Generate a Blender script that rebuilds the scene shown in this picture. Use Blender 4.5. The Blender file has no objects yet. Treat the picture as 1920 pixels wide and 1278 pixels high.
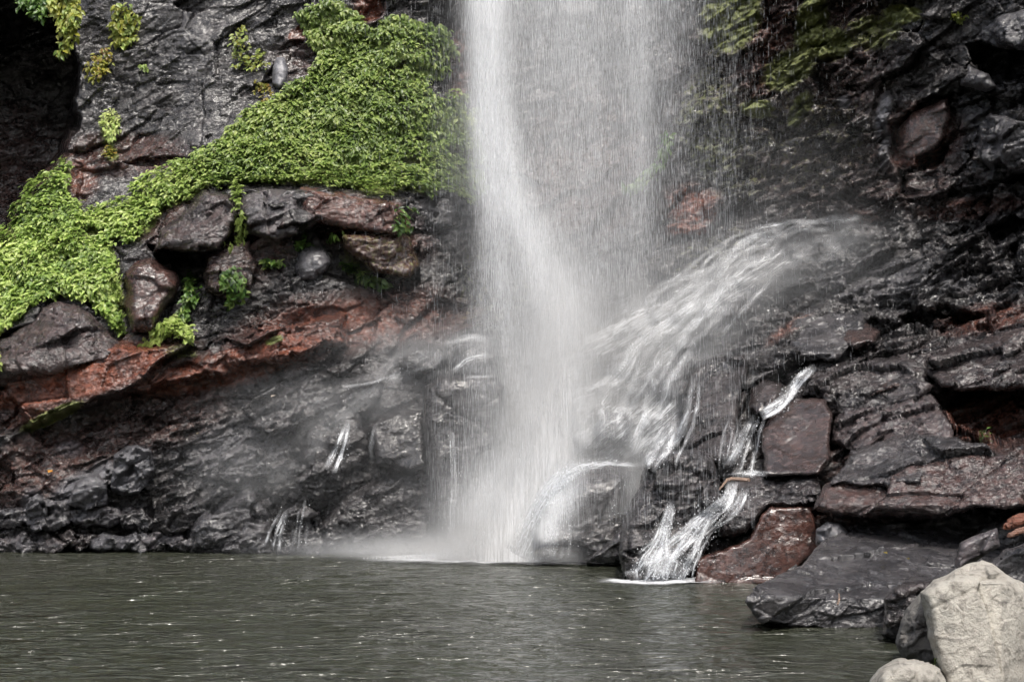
import bpy, math, random
import numpy as np
from mathutils import Vector

# ------------------------------------------------------------------ camera, sky, sun, exposure
S = bpy.context.scene
COL = S.collection
F, PITCH, CH = 2318.0, math.atan(211/2318.0), 1.94
cam_d = bpy.data.cameras.new('camera'); cam = bpy.data.objects.new('camera', cam_d); COL.objects.link(cam)
cam_d.sensor_width = 36; cam_d.lens = 36*F/1920.0; cam_d.clip_end = 500; cam_d.clip_start = 0.1
cam.location = (0, 0, CH); cam.rotation_euler = (math.pi/2 + PITCH, 0, 0)
S.camera = cam

SUN_EL, SUN_AZ = math.radians(62), math.radians(168)       # azimuth clockwise from +Y (the view direction)
w = bpy.data.worlds.new('World'); S.world = w; w.use_nodes = True
nt = w.node_tree; bg = nt.nodes['Background']
sky = nt.nodes.new('ShaderNodeTexSky'); sky.sky_type = 'NISHITA'; sky.sun_disc = False
sky.sun_elevation = SUN_EL; sky.sun_rotation = SUN_AZ; sky.dust_density = 6; sky.air_density = 1.2; sky.ozone_density = 1.0
hs = nt.nodes.new('ShaderNodeHueSaturation'); hs.inputs['Saturation'].default_value = 0.6
nt.links.new(sky.outputs[0], hs.inputs['Color']); nt.links.new(hs.outputs[0], bg.inputs[0]); bg.inputs[1].default_value = 0.15
sd_ = bpy.data.lights.new('sun', 'SUN'); sun = bpy.data.objects.new('sun', sd_); COL.objects.link(sun)
sd_.energy = 2.0; sd_.angle = math.radians(7); sd_.color = (1, .965, .9)
sdir = Vector((math.sin(SUN_AZ)*math.cos(SUN_EL), math.cos(SUN_AZ)*math.cos(SUN_EL), math.sin(SUN_EL)))
sun.rotation_euler = sdir.to_track_quat('Z', 'Y').to_euler()
S.view_settings.view_transform = 'Standard'; S.view_settings.look = 'None'; S.view_settings.gamma = 1
S.view_settings.exposure = 0.42
S.cycles.transparent_max_bounces = 24; S.cycles.max_bounces = 6; S.cycles.diffuse_bounces = 3
S.cycles.glossy_bounces = 3; S.cycles.volume_bounces = 0; S.cycles.caustics_reflective = False
S.cycles.volume_step_rate = 2.0; S.cycles.volume_max_steps = 36; S.cycles.sample_clamp_indirect = 4; S.cycles.use_adaptive_sampling = True; S.cycles.adaptive_threshold = 0.05

# ------------------------------------------------------------------ numeric helpers
rng = np.random.default_rng(7)
def at(u, v, Y):
    """a point seen at photo pixel (u, v) at depth Y metres"""
    u = np.asarray(u, float); v = np.asarray(v, float); Y = np.asarray(Y, float)
    a = (v-639)/F
    dy = math.cos(PITCH) + math.sin(PITCH)*a; dz = math.sin(PITCH) - math.cos(PITCH)*a
    k = Y/dy
    return np.stack(np.broadcast_arrays((u-960)/F*k, Y, CH + dz*k), -1)
def proj(P):
    d = P - np.array([0, 0, CH])
    f = d[..., 1]*math.cos(PITCH) + d[..., 2]*math.sin(PITCH)
    up = -d[..., 1]*math.sin(PITCH) + d[..., 2]*math.cos(PITCH)
    return 960 + F*d[..., 0]/f, 639 - F*up/f
U32 = np.uint32
def hsh(x, y, z, seed):
    with np.errstate(over='ignore'):
        h = x.astype(U32)*U32(374761393) + y.astype(U32)*U32(668265263) + z.astype(U32)*U32(2147483647 ^ 0x5bd1e995) + U32(seed*974711 + 12345)
        h = (h ^ (h >> U32(13)))*U32(1274126177); h = (h ^ (h >> U32(16)))*U32(2246822519); h = h ^ (h >> U32(15))
    return h
def h01(h, k=0):
    with np.errstate(over='ignore'):
        h = (h + U32(k*2654435 + 1))*U32(2654435761); h = (h ^ (h >> U32(15)))*U32(2246822519); h = h ^ (h >> U32(13))
    return h.astype(np.float32)/np.float32(4294967295)
def vnoise(P, seed):
    P = np.asarray(P, np.float32); i = np.floor(P).astype(np.int64); f = P - i; f = f*f*(3-2*f)
    out = np.zeros(P.shape[:-1], np.float32)
    for c in range(8):
        o = ((c & 1), (c >> 1) & 1, (c >> 2) & 1)
        wt = np.ones(P.shape[:-1], np.float32)
        for a in range(3): wt = wt*(f[..., a] if o[a] else 1-f[..., a])
        out += wt*h01(hsh(i[..., 0]+o[0], i[..., 1]+o[1], i[..., 2]+o[2], seed))
    return out*2-1
def fbm(P, seed, octv=4, gain=.5):
    s = 0; a = 1; t = 0
    for k in range(octv):
        s = s + a*vnoise(np.asarray(P)*(2.03**k), seed+k*17); t += a; a *= gain
    return s/t
def cells(P, seed):
    """voronoi: distance to nearest, gap to second, hash of the nearest, offset from its centre"""
    P = np.asarray(P, np.float32); i = np.floor(P).astype(np.int64)
    n = P.shape[:-1]; d1 = np.full(n, 9, np.float32); d2 = d1.copy(); hid = np.zeros(n, U32); off = np.zeros(n+(3,), np.float32)
    for a in (-1, 0, 1):
        for b in (-1, 0, 1):
            for c in (-1, 0, 1):
                x, y, z = i[..., 0]+a, i[..., 1]+b, i[..., 2]+c
                h = hsh(x, y, z, seed)
                o = np.stack([P[..., 0]-x-h01(h, 1), P[..., 1]-y-h01(h, 2), P[..., 2]-z-h01(h, 3)], -1)
                d = np.sqrt((o*o).sum(-1))
                m = d < d1
                d2 = np.where(m, d1, np.minimum(d2, d)); d1 = np.where(m, d, d1); hid = np.where(m, h, hid); off = np.where(m[..., None], o, off)
    return d1, d2-d1, hid, off
def sstep(a, b, x):
    t = np.clip((x-a)/(b-a), 0, 1); return t*t*(3-2*t)
DIP = math.radians(-22)      # strata rise to the right
def rock_disp(P, amp=1., seed=0, big=1.3, rough=1.):
    """faceted, cracked displacement in metres along the surface normal"""
    c, s = math.cos(DIP), math.sin(DIP)
    Q = np.stack([P[..., 0]*c - P[..., 2]*s, P[..., 1], P[..., 0]*s + P[..., 2]*c], -1)
    W = np.stack([vnoise(P*1.7, seed+1), vnoise(P*1.7+9, seed+2), vnoise(P*1.7+21, seed+3)], -1)
    D = np.zeros(P.shape[:-1], np.float32)
    rm = .25+1.1*sstep(-.45, .45, fbm(P*.55, seed+61, 2))
    lev = ((big, .27, .75, (.6, .8, 1.25), .06, .05), (big*.38, .12, .8, (.55, .9, 1.35), .03, .05), (big*.15, .038, .8, (.6, 1, 1.3), .010, .06))
    for k, (L, a, tl, an, g, gw) in enumerate(lev):
        q = (Q + W*L*(.16, .14, .2)[k])/L*np.array(an)
        d1, gap, h, off = cells(q, seed+31*k+5)
        tilt = np.stack([h01(h, 5), h01(h, 6), h01(h, 7)], -1)-.5
        v = (h01(h, 4)-.5)*.9 + (tilt*off).sum(-1)*2.6*tl*2
        rr = rough*rm if k else 1
        D += a*v*rr - g*(1-sstep(0, gw, gap))*rr
    D += .05*fbm(P*2.2, seed+77, 4) + .010*rough*rm*vnoise(P*14, seed+80)
    return D*amp

def mesh_obj(name, V, Fc, mat, attrs=None, smooth=False, parent=None, uv=None):
    me = bpy.data.meshes.new(name)
    V = np.asarray(V, np.float32); Fc = np.asarray(Fc, np.int32)
    nv, nf, k = len(V), len(Fc), Fc.shape[1]
    me.vertices.add(nv); me.vertices.foreach_set('co', V.ravel())
    me.loops.add(nf*k); me.loops.foreach_set('vertex_index', Fc.ravel())
    me.polygons.add(nf); me.polygons.foreach_set('loop_start', np.arange(0, nf*k, k, dtype=np.int32))
    me.polygons.foreach_set('use_smooth', np.full(nf, smooth))
    me.update(calc_edges=True)
    for an, ad in (attrs or {}).items():
        ad = np.asarray(ad, np.float32)
        if ad.ndim == 1:
            A = me.attributes.new(an, 'FLOAT', 'POINT'); A.data.foreach_set('value', ad)
        else:
            if ad.shape[1] == 3: ad = np.concatenate([ad, np.ones((len(ad), 1), np.float32)], 1)
            A = me.attributes.new(an, 'FLOAT_COLOR', 'POINT'); A.data.foreach_set('color', ad.ravel())
    me.materials.append(mat)
    o = bpy.data.objects.new(name, me); COL.objects.link(o)
    if parent: o.parent = parent
    return o
def tag(o, label, cat, group=None):
    o['label'] = label; o['category'] = cat
    if group: o['group'] = group
    return o

# ------------------------------------------------------------------ materials
def newmat(name):
    m = bpy.data.materials.new(name); m.use_nodes = True
    return m, m.node_tree, m.node_tree.nodes['Principled BSDF']
def N(t, typ, **kw):
    n = t.nodes.new(typ)
    for k, v in kw.items():
        if k in n.inputs.keys() if hasattr(n.inputs, 'keys') else False: n.inputs[k].default_value = v
        else: setattr(n, k, v)
    return n
def mix(t, fac, a, b, blend='MIX'):
    m = t.nodes.new('ShaderNodeMix'); m.data_type = 'RGBA'; m.blend_type = blend
    for s, val in ((m.inputs[0], fac), (m.inputs[6], a), (m.inputs[7], b)):
        if hasattr(val, 'is_linked') or isinstance(val, bpy.types.NodeSocket): t.links.new(val, s)
        elif isinstance(val, (int, float)): s.default_value = val
        else: s.default_value = (*val, 1)
    return m.outputs[2]
def mth(t, op, a, b=0.5, c=0.5, clamp=False):
    m = t.nodes.new('ShaderNodeMath'); m.operation = op; m.use_clamp = clamp
    for s, val in zip(m.inputs, (a, b, c)):
        if isinstance(val, bpy.types.NodeSocket): t.links.new(val, s)
        else: s.default_value = val
    return m.outputs[0]
def noise(t, vec, scale, detail=5, rough=.55, dist=0, out=0):
    n = t.nodes.new('ShaderNodeTexNoise'); n.inputs['Scale'].default_value = scale; n.inputs['Detail'].default_value = detail
    n.inputs['Roughness'].default_value = rough; n.inputs['Distortion'].default_value = dist
    t.links.new(vec, n.inputs['Vector']); return n.outputs[out]
def rng_(t, x, a, b, c=0., d=1., sm=False):
    m = t.nodes.new('ShaderNodeMapRange'); m.clamp = True
    if sm: m.interpolation_type = 'SMOOTHSTEP'
    t.links.new(x, m.inputs[0])
    for i, q in enumerate((a, b, c, d)): m.inputs[i+1].default_value = q
    return m.outputs[0]
def mapping(t, vec, scale=(1, 1, 1), rot=(0, 0, 0), loc=(0, 0, 0)):
    m = t.nodes.new('ShaderNodeMapping'); m.inputs['Scale'].default_value = scale; m.inputs['Rotation'].default_value = rot; m.inputs['Location'].default_value = loc
    t.links.new(vec, m.inputs['Vector']); return m.outputs[0]
def attr(t, name, out=2):
    a = t.nodes.new('ShaderNodeAttribute'); a.attribute_name = name; return a.outputs[out]

def rock_material(name='wet_basalt', dark=(.014, .013, .014), mid=(.046, .042, .043), dry=False):
    m, t, p = newmat(name)
    geo = t.nodes.new('ShaderNodeNewGeometry'); P = geo.outputs['Position']
    zone = attr(t, 'zone', 0); sep = t.nodes.new('ShaderNodeSeparateColor'); t.links.new(zone, sep.inputs[0])
    zr, zg, zb = sep.outputs
    n1 = noise(t, P, 1.6, 7, .62); n2 = noise(t, P, 9, 6, .6, .4); n3 = noise(t, P, 38, 4, .65)
    base = mix(t, rng_(t, n1, .38, .66, sm=True), dark, mid)
    base = mix(t, rng_(t, n2, .5, .72), base, tuple(x*1.7 for x in mid))
    brown = mix(t, rng_(t, n2, .35, .65), (.026, .013, .010), (.100, .038, .027))
    brown = mix(t, rng_(t, n3, .5, .75, 0, .7), brown, (.17, .10, .085))
    bfac = mth(t, 'ADD', zr, mth(t, 'MULTIPLY', mth(t, 'SUBTRACT', n1, .5), 1.1), clamp=True)
    bfac = mth(t, 'MULTIPLY', bfac, rng_(t, n2, .25, .6, .55, 1), clamp=True)
    bfac = mth(t, 'MULTIPLY', bfac, rng_(t, zr, .0, .3))
    base = mix(t, bfac, base, brown)
    red = mix(t, rng_(t, n2, .35, .65), (.085, .027, .016), (.26, .082, .045))
    base = mix(t, mth(t, 'MULTIPLY', rng_(t, zr, .75, 1.15), rng_(t, n1, .3, .55)), base, red)
    moss = mix(t, rng_(t, n3, .35, .7), (.04, .048, .010), (.22, .25, .045))
    mf = mth(t, 'MULTIPLY', rng_(t, mth(t, 'ADD', zg, mth(t, 'MULTIPLY', mth(t, 'SUBTRACT', n2, .5), 1.6)), .35, .7), rng_(t, zg, 0, .15))
    base = mix(t, mf, base, moss)
    pale = mix(t, n2, (.09, .09, .10), (.27, .27, .30))
    base = mix(t, mth(t, 'MULTIPLY', zb, rng_(t, n3, .3, .6, .5, 1)), base, pale)
    t.links.new(base, p.inputs['Base Color'])
    ro = mth(t, 'ADD', rng_(t, n1, .35, .7, .14, .34), mth(t, 'ADD', mth(t, 'MULTIPLY', mf, .4), mth(t, 'MULTIPLY', zb, .22)))
    t.links.new(ro, p.inputs['Roughness'])
    p.inputs['Specular IOR Level'].default_value = .9
    # bump: vein-like strata, crystals
    st = mapping(t, P, (1.0, 1.0, 2.2), (0, math.radians(-20), 0))
    b1 = noise(t, st, 2.6, 6, .6, .6)
    vo = t.nodes.new('ShaderNodeTexVoronoi'); vo.feature = 'DISTANCE_TO_EDGE'; vo.inputs['Scale'].default_value = 7
    wrp = t.nodes.new('ShaderNodeVectorMath'); wrp.operation = 'MULTIPLY_ADD'
    nc = noise(t, P, 4, 4, .6, 0, 1); t.links.new(nc, wrp.inputs[0]); wrp.inputs[1].default_value = (.5, .5, .5); t.links.new(P, wrp.inputs[2])
    t.links.new(wrp.outputs[0], vo.inputs['Vector'])
    ck = rng_(t, vo.outputs['Distance'], 0, .05)
    h = mth(t, 'ADD', mth(t, 'MULTIPLY', b1, .05), mth(t, 'MULTIPLY', n2, .022))
    h = mth(t, 'ADD', h, mth(t, 'MULTIPLY', n3, .010)); h = mth(t, 'ADD', h, mth(t, 'MULTIPLY', ck, .005))
    fsz = rng_(t, noise(t, P, .7, 3, .6), .35, .65, .25, 1.1)
    for sc_, am in ((2.6, .55), (7.5, .6), (19, .6)):      # chiselled facets: planes of random tilt
        vf = t.nodes.new('ShaderNodeTexVoronoi'); vf.feature = 'F1'; vf.inputs['Scale'].default_value = sc_
        w2 = t.nodes.new('ShaderNodeVectorMath'); w2.operation = 'MULTIPLY_ADD'; nq = noise(t, P, sc_*.9, 2, .5, 0, 1)
        t.links.new(nq, w2.inputs[0]); w2.inputs[1].default_value = (.5/sc_,)*3; t.links.new(st, w2.inputs[2])
        t.links.new(w2.outputs[0], vf.inputs['Vector'])
        sb = t.nodes.new('ShaderNodeVectorMath'); sb.operation = 'SUBTRACT'; t.links.new(w2.outputs[0], sb.inputs[0]); t.links.new(vf.outputs['Position'], sb.inputs[1])
        cl = t.nodes.new('ShaderNodeVectorMath'); cl.operation = 'SUBTRACT'; t.links.new(vf.outputs['Color'], cl.inputs[0]); cl.inputs[1].default_value = (.5, .5, .5)
        dt = t.nodes.new('ShaderNodeVectorMath'); dt.operation = 'DOT_PRODUCT'; t.links.new(sb.outputs[0], dt.inputs[0]); t.links.new(cl.outputs[0], dt.inputs[1])
        h = mth(t, 'ADD', h, mth(t, 'MULTIPLY', mth(t, 'MULTIPLY', dt.outputs['Value'], am), fsz))
    h = mth(t, 'MULTIPLY', h, attr(t, 'zone', 3))
    bp = t.nodes.new('ShaderNodeBump'); bp.inputs['Strength'].default_value = .9; bp.inputs['Distance'].default_value = 1.0
    t.links.new(h, bp.inputs['Height']); t.links.new(bp.outputs[0], p.inputs['Normal'])
    return m
M_ROCK = rock_material()

def dry_material():
    m, t, p = newmat('dry_pale_rock')
    geo = t.nodes.new('ShaderNodeNewGeometry'); P = geo.outputs['Position']
    n1 = noise(t, P, 2.2, 7, .6); n2 = noise(t, P, 12, 6, .65, .5); n3 = noise(t, P, 60, 4, .6)
    c = mix(t, rng_(t, n1, .35, .65), (.30, .28, .245), (.46, .435, .385))
    c = mix(t, rng_(t, n2, .50, .66, 0, .8), c, (.15, .135, .115))
    ly = noise(t, mapping(t, P, (1, 1, 2.5)), 3.3, 7, .7, .8); c = mix(t, rng_(t, ly, .56, .66, 0, .75), c, (.12, .11, .10))
    c = mix(t, rng_(t, n3, .55, .8, 0, .35), c, (.55, .52, .46))
    zone = attr(t, 'zone', 0); sep = t.nodes.new('ShaderNodeSeparateColor'); t.links.new(zone, sep.inputs[0])
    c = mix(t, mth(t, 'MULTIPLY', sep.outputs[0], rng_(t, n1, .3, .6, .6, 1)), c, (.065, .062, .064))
    t.links.new(c, p.inputs['Base Color']); p.inputs['Roughness'].default_value = .8
    vo = t.nodes.new('ShaderNodeTexVoronoi'); vo.feature = 'DISTANCE_TO_EDGE'; vo.inputs['Scale'].default_value = 3.2
    wrp = t.nodes.new('ShaderNodeVectorMath'); wrp.operation = 'MULTIPLY_ADD'
    nc = noise(t, P, 3, 5, .65, 0, 1); t.links.new(nc, wrp.inputs[0]); wrp.inputs[1].default_value = (.8, .8, .8); t.links.new(P, wrp.inputs[2])
    t.links.new(wrp.outputs[0], vo.inputs['Vector'])
    ck = mth(t, 'MULTIPLY', rng_(t, vo.outputs['Distance'], 0, .012), rng_(t, n1, .45, .6))
    h = mth(t, 'ADD', mth(t, 'MULTIPLY', n2, .034), mth(t, 'MULTIPLY', n3, .012)); h = mth(t, 'ADD', h, mth(t, 'MULTIPLY', n1, .10)); h = mth(t, 'ADD', h, mth(t, 'MULTIPLY', ck, .006))
    bp = t.nodes.new('ShaderNodeBump'); bp.inputs['Strength'].default_value = .8; bp.inputs['Distance'].default_value = 1.0
    t.links.new(h, bp.inputs['Height']); t.links.new(bp.outputs[0], p.inputs['Normal'])
    return m
M_DRY = dry_material()

def leaf_material(name):
    m, t, p = newmat(name)
    c = attr(t, 'tint', 0); t.links.new(c, p.inputs['Base Color'])
    p.inputs['Roughness'].default_value = .38; p.inputs['Specular IOR Level'].default_value = .5
    tr = t.nodes.new('ShaderNodeBsdfTranslucent'); t.links.new(c, tr.inputs[0])
    ms = t.nodes.new('ShaderNodeMixShader'); ms.inputs[0].default_value = .38
    t.links.new(p.outputs[0], ms.inputs[1]); t.links.new(tr.outputs[0], ms.inputs[2])
    t.links.new(ms.outputs[0], t.nodes['Material Output'].inputs[0])
    return m
M_LEAF = leaf_material('creeper_leaf')

def white_water(name, kind):
    """foam / falling water: white scattering with streaked gaps.  attr 'flow' = (across m, along m, density)"""
    m, t, p = newmat(name)
    fl = attr(t, 'flow', 1); sep = t.nodes.new('ShaderNodeSeparateXYZ'); t.links.new(fl, sep.inputs[0])
    dens = sep.outputs[2]
    cb = t.nodes.new('ShaderNodeCombineXYZ'); t.links.new(sep.outputs[0], cb.inputs[0]); t.links.new(sep.outputs[1], cb.inputs[1])
    V = cb.outputs[0]
    out = t.nodes['Material Output']
    dif = t.nodes.new('ShaderNodeBsdfDiffuse'); dif.inputs[0].default_value = (.86, .88, .91, 1)
    trl = t.nodes.new('ShaderNodeBsdfTranslucent'); trl.inputs[0].default_value = (.80, .82, .85, 1)
    m1 = t.nodes.new('ShaderNodeMixShader'); m1.inputs[0].default_value = .18
    t.links.new(dif.outputs[0], m1.inputs[1]); t.links.new(trl.outputs[0], m1.inputs[2])
    tp = t.nodes.new('ShaderNodeBsdfTransparent')
    if kind == 'curtain':
        nv = t.nodes.new('ShaderNodeCombineXYZ'); nv.inputs[1].default_value = -.6; nv.inputs[2].default_value = .8; t.links.new(nv.outputs[0], dif.inputs['Normal']); t.links.new(nv.outputs[0], trl.inputs['Normal'])
        m1.inputs[0].default_value = .15
        a = noise(t, mapping(t, V, (38, 1.1, 1)), 1, 3, .6); b = noise(t, mapping(t, V, (95, 3.5, 1)), 1, 2, .5)
        c = noise(t, mapping(t, V, (5, .5, 1)), 1, 3, .5)
        s = mth(t, 'ADD', mth(t, 'MULTIPLY', a, .40), mth(t, 'MULTIPLY', b, .35)); s = mth(t, 'ADD', s, mth(t, 'MULTIPLY', c, .25))
        g = rng_(t, s, .38, .62, .35, 1.55)
        al = mth(t, 'MULTIPLY', dens, g, clamp=True)
    else:
        a = noise(t, mapping(t, V, (14, 1.6, 1)), 1, 5, .65, .5); b = noise(t, mapping(t, V, (40, 7, 1)), 1, 3, .6, .3)
        s = mth(t, 'ADD', mth(t, 'MULTIPLY', a, .6), mth(t, 'MULTIPLY', b, .4))
        th = rng_(t, dens, 0, 1, .72, .34)
        al = mth(t, 'MULTIPLY', mth(t, 'SUBTRACT', s, th), 5.5, clamp=True)
        al = mth(t, 'MULTIPLY', al, rng_(t, dens, 0, .5, 0, .95))
        soft = mth(t, 'MULTIPLY', mth(t, 'MULTIPLY', dens, a), .72)
        al = mth(t, 'MAXIMUM', al, soft)
        bp = t.nodes.new('ShaderNodeBump'); bp.inputs['Distance'].default_value = .06; bp.inputs['Strength'].default_value = .8
        t.links.new(s, bp.inputs['Height']); t.links.new(bp.outputs[0], dif.inputs['Normal'])
    ms = t.nodes.new('ShaderNodeMixShader'); t.links.new(al, ms.inputs[0]); t.links.new(tp.outputs[0], ms.inputs[1]); t.links.new(m1.outputs[0], ms.inputs[2])
    t.links.new(ms.outputs[0], out.inputs[0])
    return m
M_CURT = white_water('falling_water', 'curtain'); M_CASC = white_water('white_cascade', 'cascade')
def drop_material():
    m, t, p = newmat('water_drops')
    dif = t.nodes.new('ShaderNodeBsdfDiffuse'); dif.inputs[0].default_value = (.85, .87, .9, 1)
    trl = t.nodes.new('ShaderNodeBsdfTranslucent'); trl.inputs[0].default_value = (.85, .87, .9, 1)
    m1 = t.nodes.new('ShaderNodeMixShader'); m1.inputs[0].default_value = .4
    t.links.new(dif.outputs[0], m1.inputs[1]); t.links.new(trl.outputs[0], m1.inputs[2])
    t.links.new(m1.outputs[0], t.nodes['Material Output'].inputs[0]); return m
M_DROP = drop_material()

def pool_material():
    m, t, p = newmat('murky_pool_water')
    geo = t.nodes.new('ShaderNodeNewGeometry'); P = geo.outputs['Position']
    n = noise(t, P, .12, 3)
    c = mix(t, rng_(t, n, .35, .65), (.030, .034, .022), (.040, .042, .032))
    t.links.new(c, p.inputs['Base Color']); p.inputs['Roughness'].default_value = .1; p.inputs['IOR'].default_value = 1.36; p.inputs['Specular IOR Level'].default_value = .9
    w1 = noise(t, mapping(t, P, (1.0, 1.8, 1), (0, 0, .12)), 1.25, 3, .5, .8)
    w2 = noise(t, mapping(t, P, (1.0, 2.0, 1), (0, 0, -.2)), 4.5, 3, .5, .5)
    rd = mth(t, 'SUBTRACT', 1.0, mth(t, 'ABSOLUTE', mth(t, 'SUBTRACT', mth(t, 'MULTIPLY', w1, 4.0), 2.0)))
    h = mth(t, 'ADD', mth(t, 'MULTIPLY', rd, .085), mth(t, 'MULTIPLY', w2, .085))
    h = mth(t, 'MULTIPLY', h, rng_(t, noise(t, P, .5, 2), .35, .65, .6, 1.4))
    bp = t.nodes.new('ShaderNodeBump'); bp.inputs['Strength'].default_value = 1; bp.inputs['Distance'].default_value = 1
    t.links.new(h, bp.inputs['Height']); t.links.new(bp.outputs[0], p.inputs['Normal'])
    return m
M_POOL = pool_material()

# ------------------------------------------------------------------ cliff depth field from survey points
CP = """-100 0 29|200 0 28.9|500 0 28.9|800 0 29.2|200 300 28.3|400 150 28.7|600 100 28.9|-100 450 26.9|100 450 26.7|200 420 26.9|400 300 27.7
700 200 28.4|700 330 27.8|100 560 26|850 250 28.8|450 400 26.9|600 400 26.9|750 400 27|500 480 26.6|700 500 26.7|860 450 27.6|250 560 26.2|400 600 26.1
600 600 26.2|800 600 26.6|0 700 25.6|200 690 25.6|400 690 25.8|600 660 26|0 800 25.8|200 800 25.7|400 760 25.6|0 900 25.3|200 900 25.2|400 880 25.1
600 850 25|700 720 25.5|850 650 25.8|-100 1032 24.9|100 1032 24.9|300 1032 24.9|500 1032 24.9|700 1032 24.7|900 0 30|1100 0 30.5|1250 0 29|950 300 29.8
1100 300 30|1250 300 28.6|1000 500 28.4|1150 520 27.5|1250 440 27.9|1000 640 26.3|1100 620 26|1200 560 26.2|1300 500 26.7|1400 450 27|1550 410 27
1000 800 24.3|1100 800 24|1200 700 24.7|1300 650 24.6|1200 850 24|1050 1045 23|900 1045 23.6|1300 850 21.6|1350 0 28.3|1350 300 28.1|1500 0 27.6|1500 250 27.5
1700 0 26.2|1700 250 26.1|1920 0 24.5|1920 200 24.3|1900 350 24.5|1700 400 26|1600 500 25.4|1750 500 24.8|1920 450 24|1450 550 25.3|1400 650 23.9|1600 620 23.6
1800 620 22.6|1920 600 21.8|1400 750 22.4|1550 720 22|1700 720 21.2|1900 720 20.1|1500 850 20.9|1700 850 19.7|1900 850 18.5|1400 950 20|1600 950 18.9
1900 950 17.2|1160 1055 22.9|1300 1085 19.9|1500 1100 19.4|1700 1130 17.6|2020 1130 16|2020 500 22.6|2020 0 23.6|2020 850 17.6"""
cp = np.array([[float(x) for x in e.split()] for r in CP.split('\n') for e in r.split('|')])
def tps(r2): return .5*r2*np.log(np.maximum(r2, 1e-9))
X0 = cp[:, :2]/500
A = np.zeros((len(cp)+3, len(cp)+3)); A[:len(cp), :len(cp)] = tps(((X0[:, None]-X0[None])**2).sum(-1)) + np.eye(len(cp))*.02
A[:len(cp), len(cp):] = np.c_[np.ones(len(cp)), X0]; A[len(cp):, :len(cp)] = A[:len(cp), len(cp):].T
wts = np.linalg.solve(A, np.r_[cp[:, 2], 0, 0, 0])
gu = np.linspace(-100, 2020, 107); gv = np.linspace(-20, 1130, 59)
GU, GV = np.meshgrid(gu, gv); q = np.stack([GU, GV], -1)/500
BY = np.zeros(GU.shape)
for k in range(len(cp)): BY += wts[k]*tps(((q-X0[k])**2).sum(-1))
BY += wts[-3] + wts[-2]*q[..., 0] + wts[-1]*q[..., 1]
def base_y(u, v):
    u, v = np.broadcast_arrays(np.asarray(u, float), np.asarray(v, float))
    a = (np.clip(u, -100, 2019.9)+100)/20; b = (np.clip(v, -20, 1129.9)+20)/(1150/58)
    i = np.minimum(a.astype(int), 105); j = np.minimum(b.astype(int), 57); a = a-i; b = b-j
    r = BY[j, i]*(1-a)*(1-b)+BY[j, i+1]*a*(1-b)+BY[j+1, i]*(1-a)*b+BY[j+1, i+1]*a*b
    # the gorge walls close in on both sides of the picture
    r = r - np.clip(-100-u, 0, None)*.004 - np.clip(u-2020, 0, None)*.007
    return r
def sdist(u, v, poly):
    """signed distance in px, positive inside"""
    poly = np.asarray(poly, float); n = len(poly); d = np.full(np.shape(u), 1e9); ins = np.zeros(np.shape(u), bool)
    for i in range(n):
        x0, y0 = poly[i]; x1, y1 = poly[(i+1) % n]; ex, ey = x1-x0, y1-y0
        t = np.clip(((u-x0)*ex+(v-y0)*ey)/(ex*ex+ey*ey+1e-9), 0, 1)
        d = np.minimum(d, np.hypot(u-x0-t*ex, v-y0-t*ey))
        c = (y0 > v) != (y1 > v)
        ins ^= c & (u < (x1-x0)*(v-y0)/((y1-y0) if y1 != y0 else 1e-9)+x0)
    return np.where(ins, d, -d)
# relief cut into or standing out of the cliff: polygon, depth change (m, + is further in), edge width px
RELIEF = [
 ([(-400, -40), (40, -40), (132, -20), (136, 60), (140, 150), (138, 230), (126, 290), (80, 335), (30, 385), (10, 430), (-30, 455), (-400, 500)], 6.5, 14),   # cave
 ([(0, 745), (0, 690), (60, 655), (240, 652), (380, 645), (520, 610), (650, 590), (655, 640), (520, 680), (380, 708), (240, 738), (130, 765), (60, 790)], -.55, 20),  # red ledge
 ([(50, 800), (130, 768), (240, 742), (380, 712), (420, 716), (300, 770), (180, 800), (90, 840)], .35, 14),
 ([(285, 468), (410, 470), (405, 500), (380, 530), (345, 545), (325, 500)], 1.1, 10),
 ([(560, 470), (560, 440), (640, 420), (700, 440), (780, 470), (790, 530), (700, 545), (630, 520)], .5, 14),
 ([(380, 355), (440, 350), (560, 350), (700, 360), (850, 370), (870, 430), (780, 430), (640, 415), (560, 430), (480, 440), (430, 400)], -.55, 18),
 ([(1805, 80), (1830, 70), (1880, 92), (1960, 95), (1960, 160), (1880, 150), (1850, 140)], 1.1, 8),
 ([(1675, 235), (1720, 195), (1790, 180), (1800, 230), (1770, 300), (1700, 320), (1670, 290)], .6, 12),
 ([(1745, 740), (1800, 735), (1960, 725), (1960, 830), (1880, 830), (1800, 800)], 1.3, 10),
 ([(1560, 780), (1580, 760), (1760, 755), (1780, 800), (1700, 815), (1600, 800)], .5, 10),
 ([(1860, 425), (1930, 415), (1930, 440), (1870, 450)], .7, 7),
 ([(1580, 650), (1600, 620), (1640, 610), (1700, 600), (1640, 660)], .3, 8),
 ([(1690, 590), (1720, 580), (1850, 590), (1850, 620), (1780, 625), (1700, 620)], .5, 8),
 ([(1420, 560), (1450, 520), (1520, 500), (1535, 560), (1500, 590)], -.3, 10),
 ([(1100, 640), (1180, 560), (1330, 480), (1600, 410), (1640, 440), (1480, 500), (1370, 590), (1250, 740), (1150, 740)], -.25, 30),
 ([(140, 320), (330, 300), (400, 300), (250, 370), (150, 400)], .25, 16),
 ([(1240, 360), (1340, 345), (1370, 370), (1330, 440), (1250, 450)], -.35, 12),
]
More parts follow.
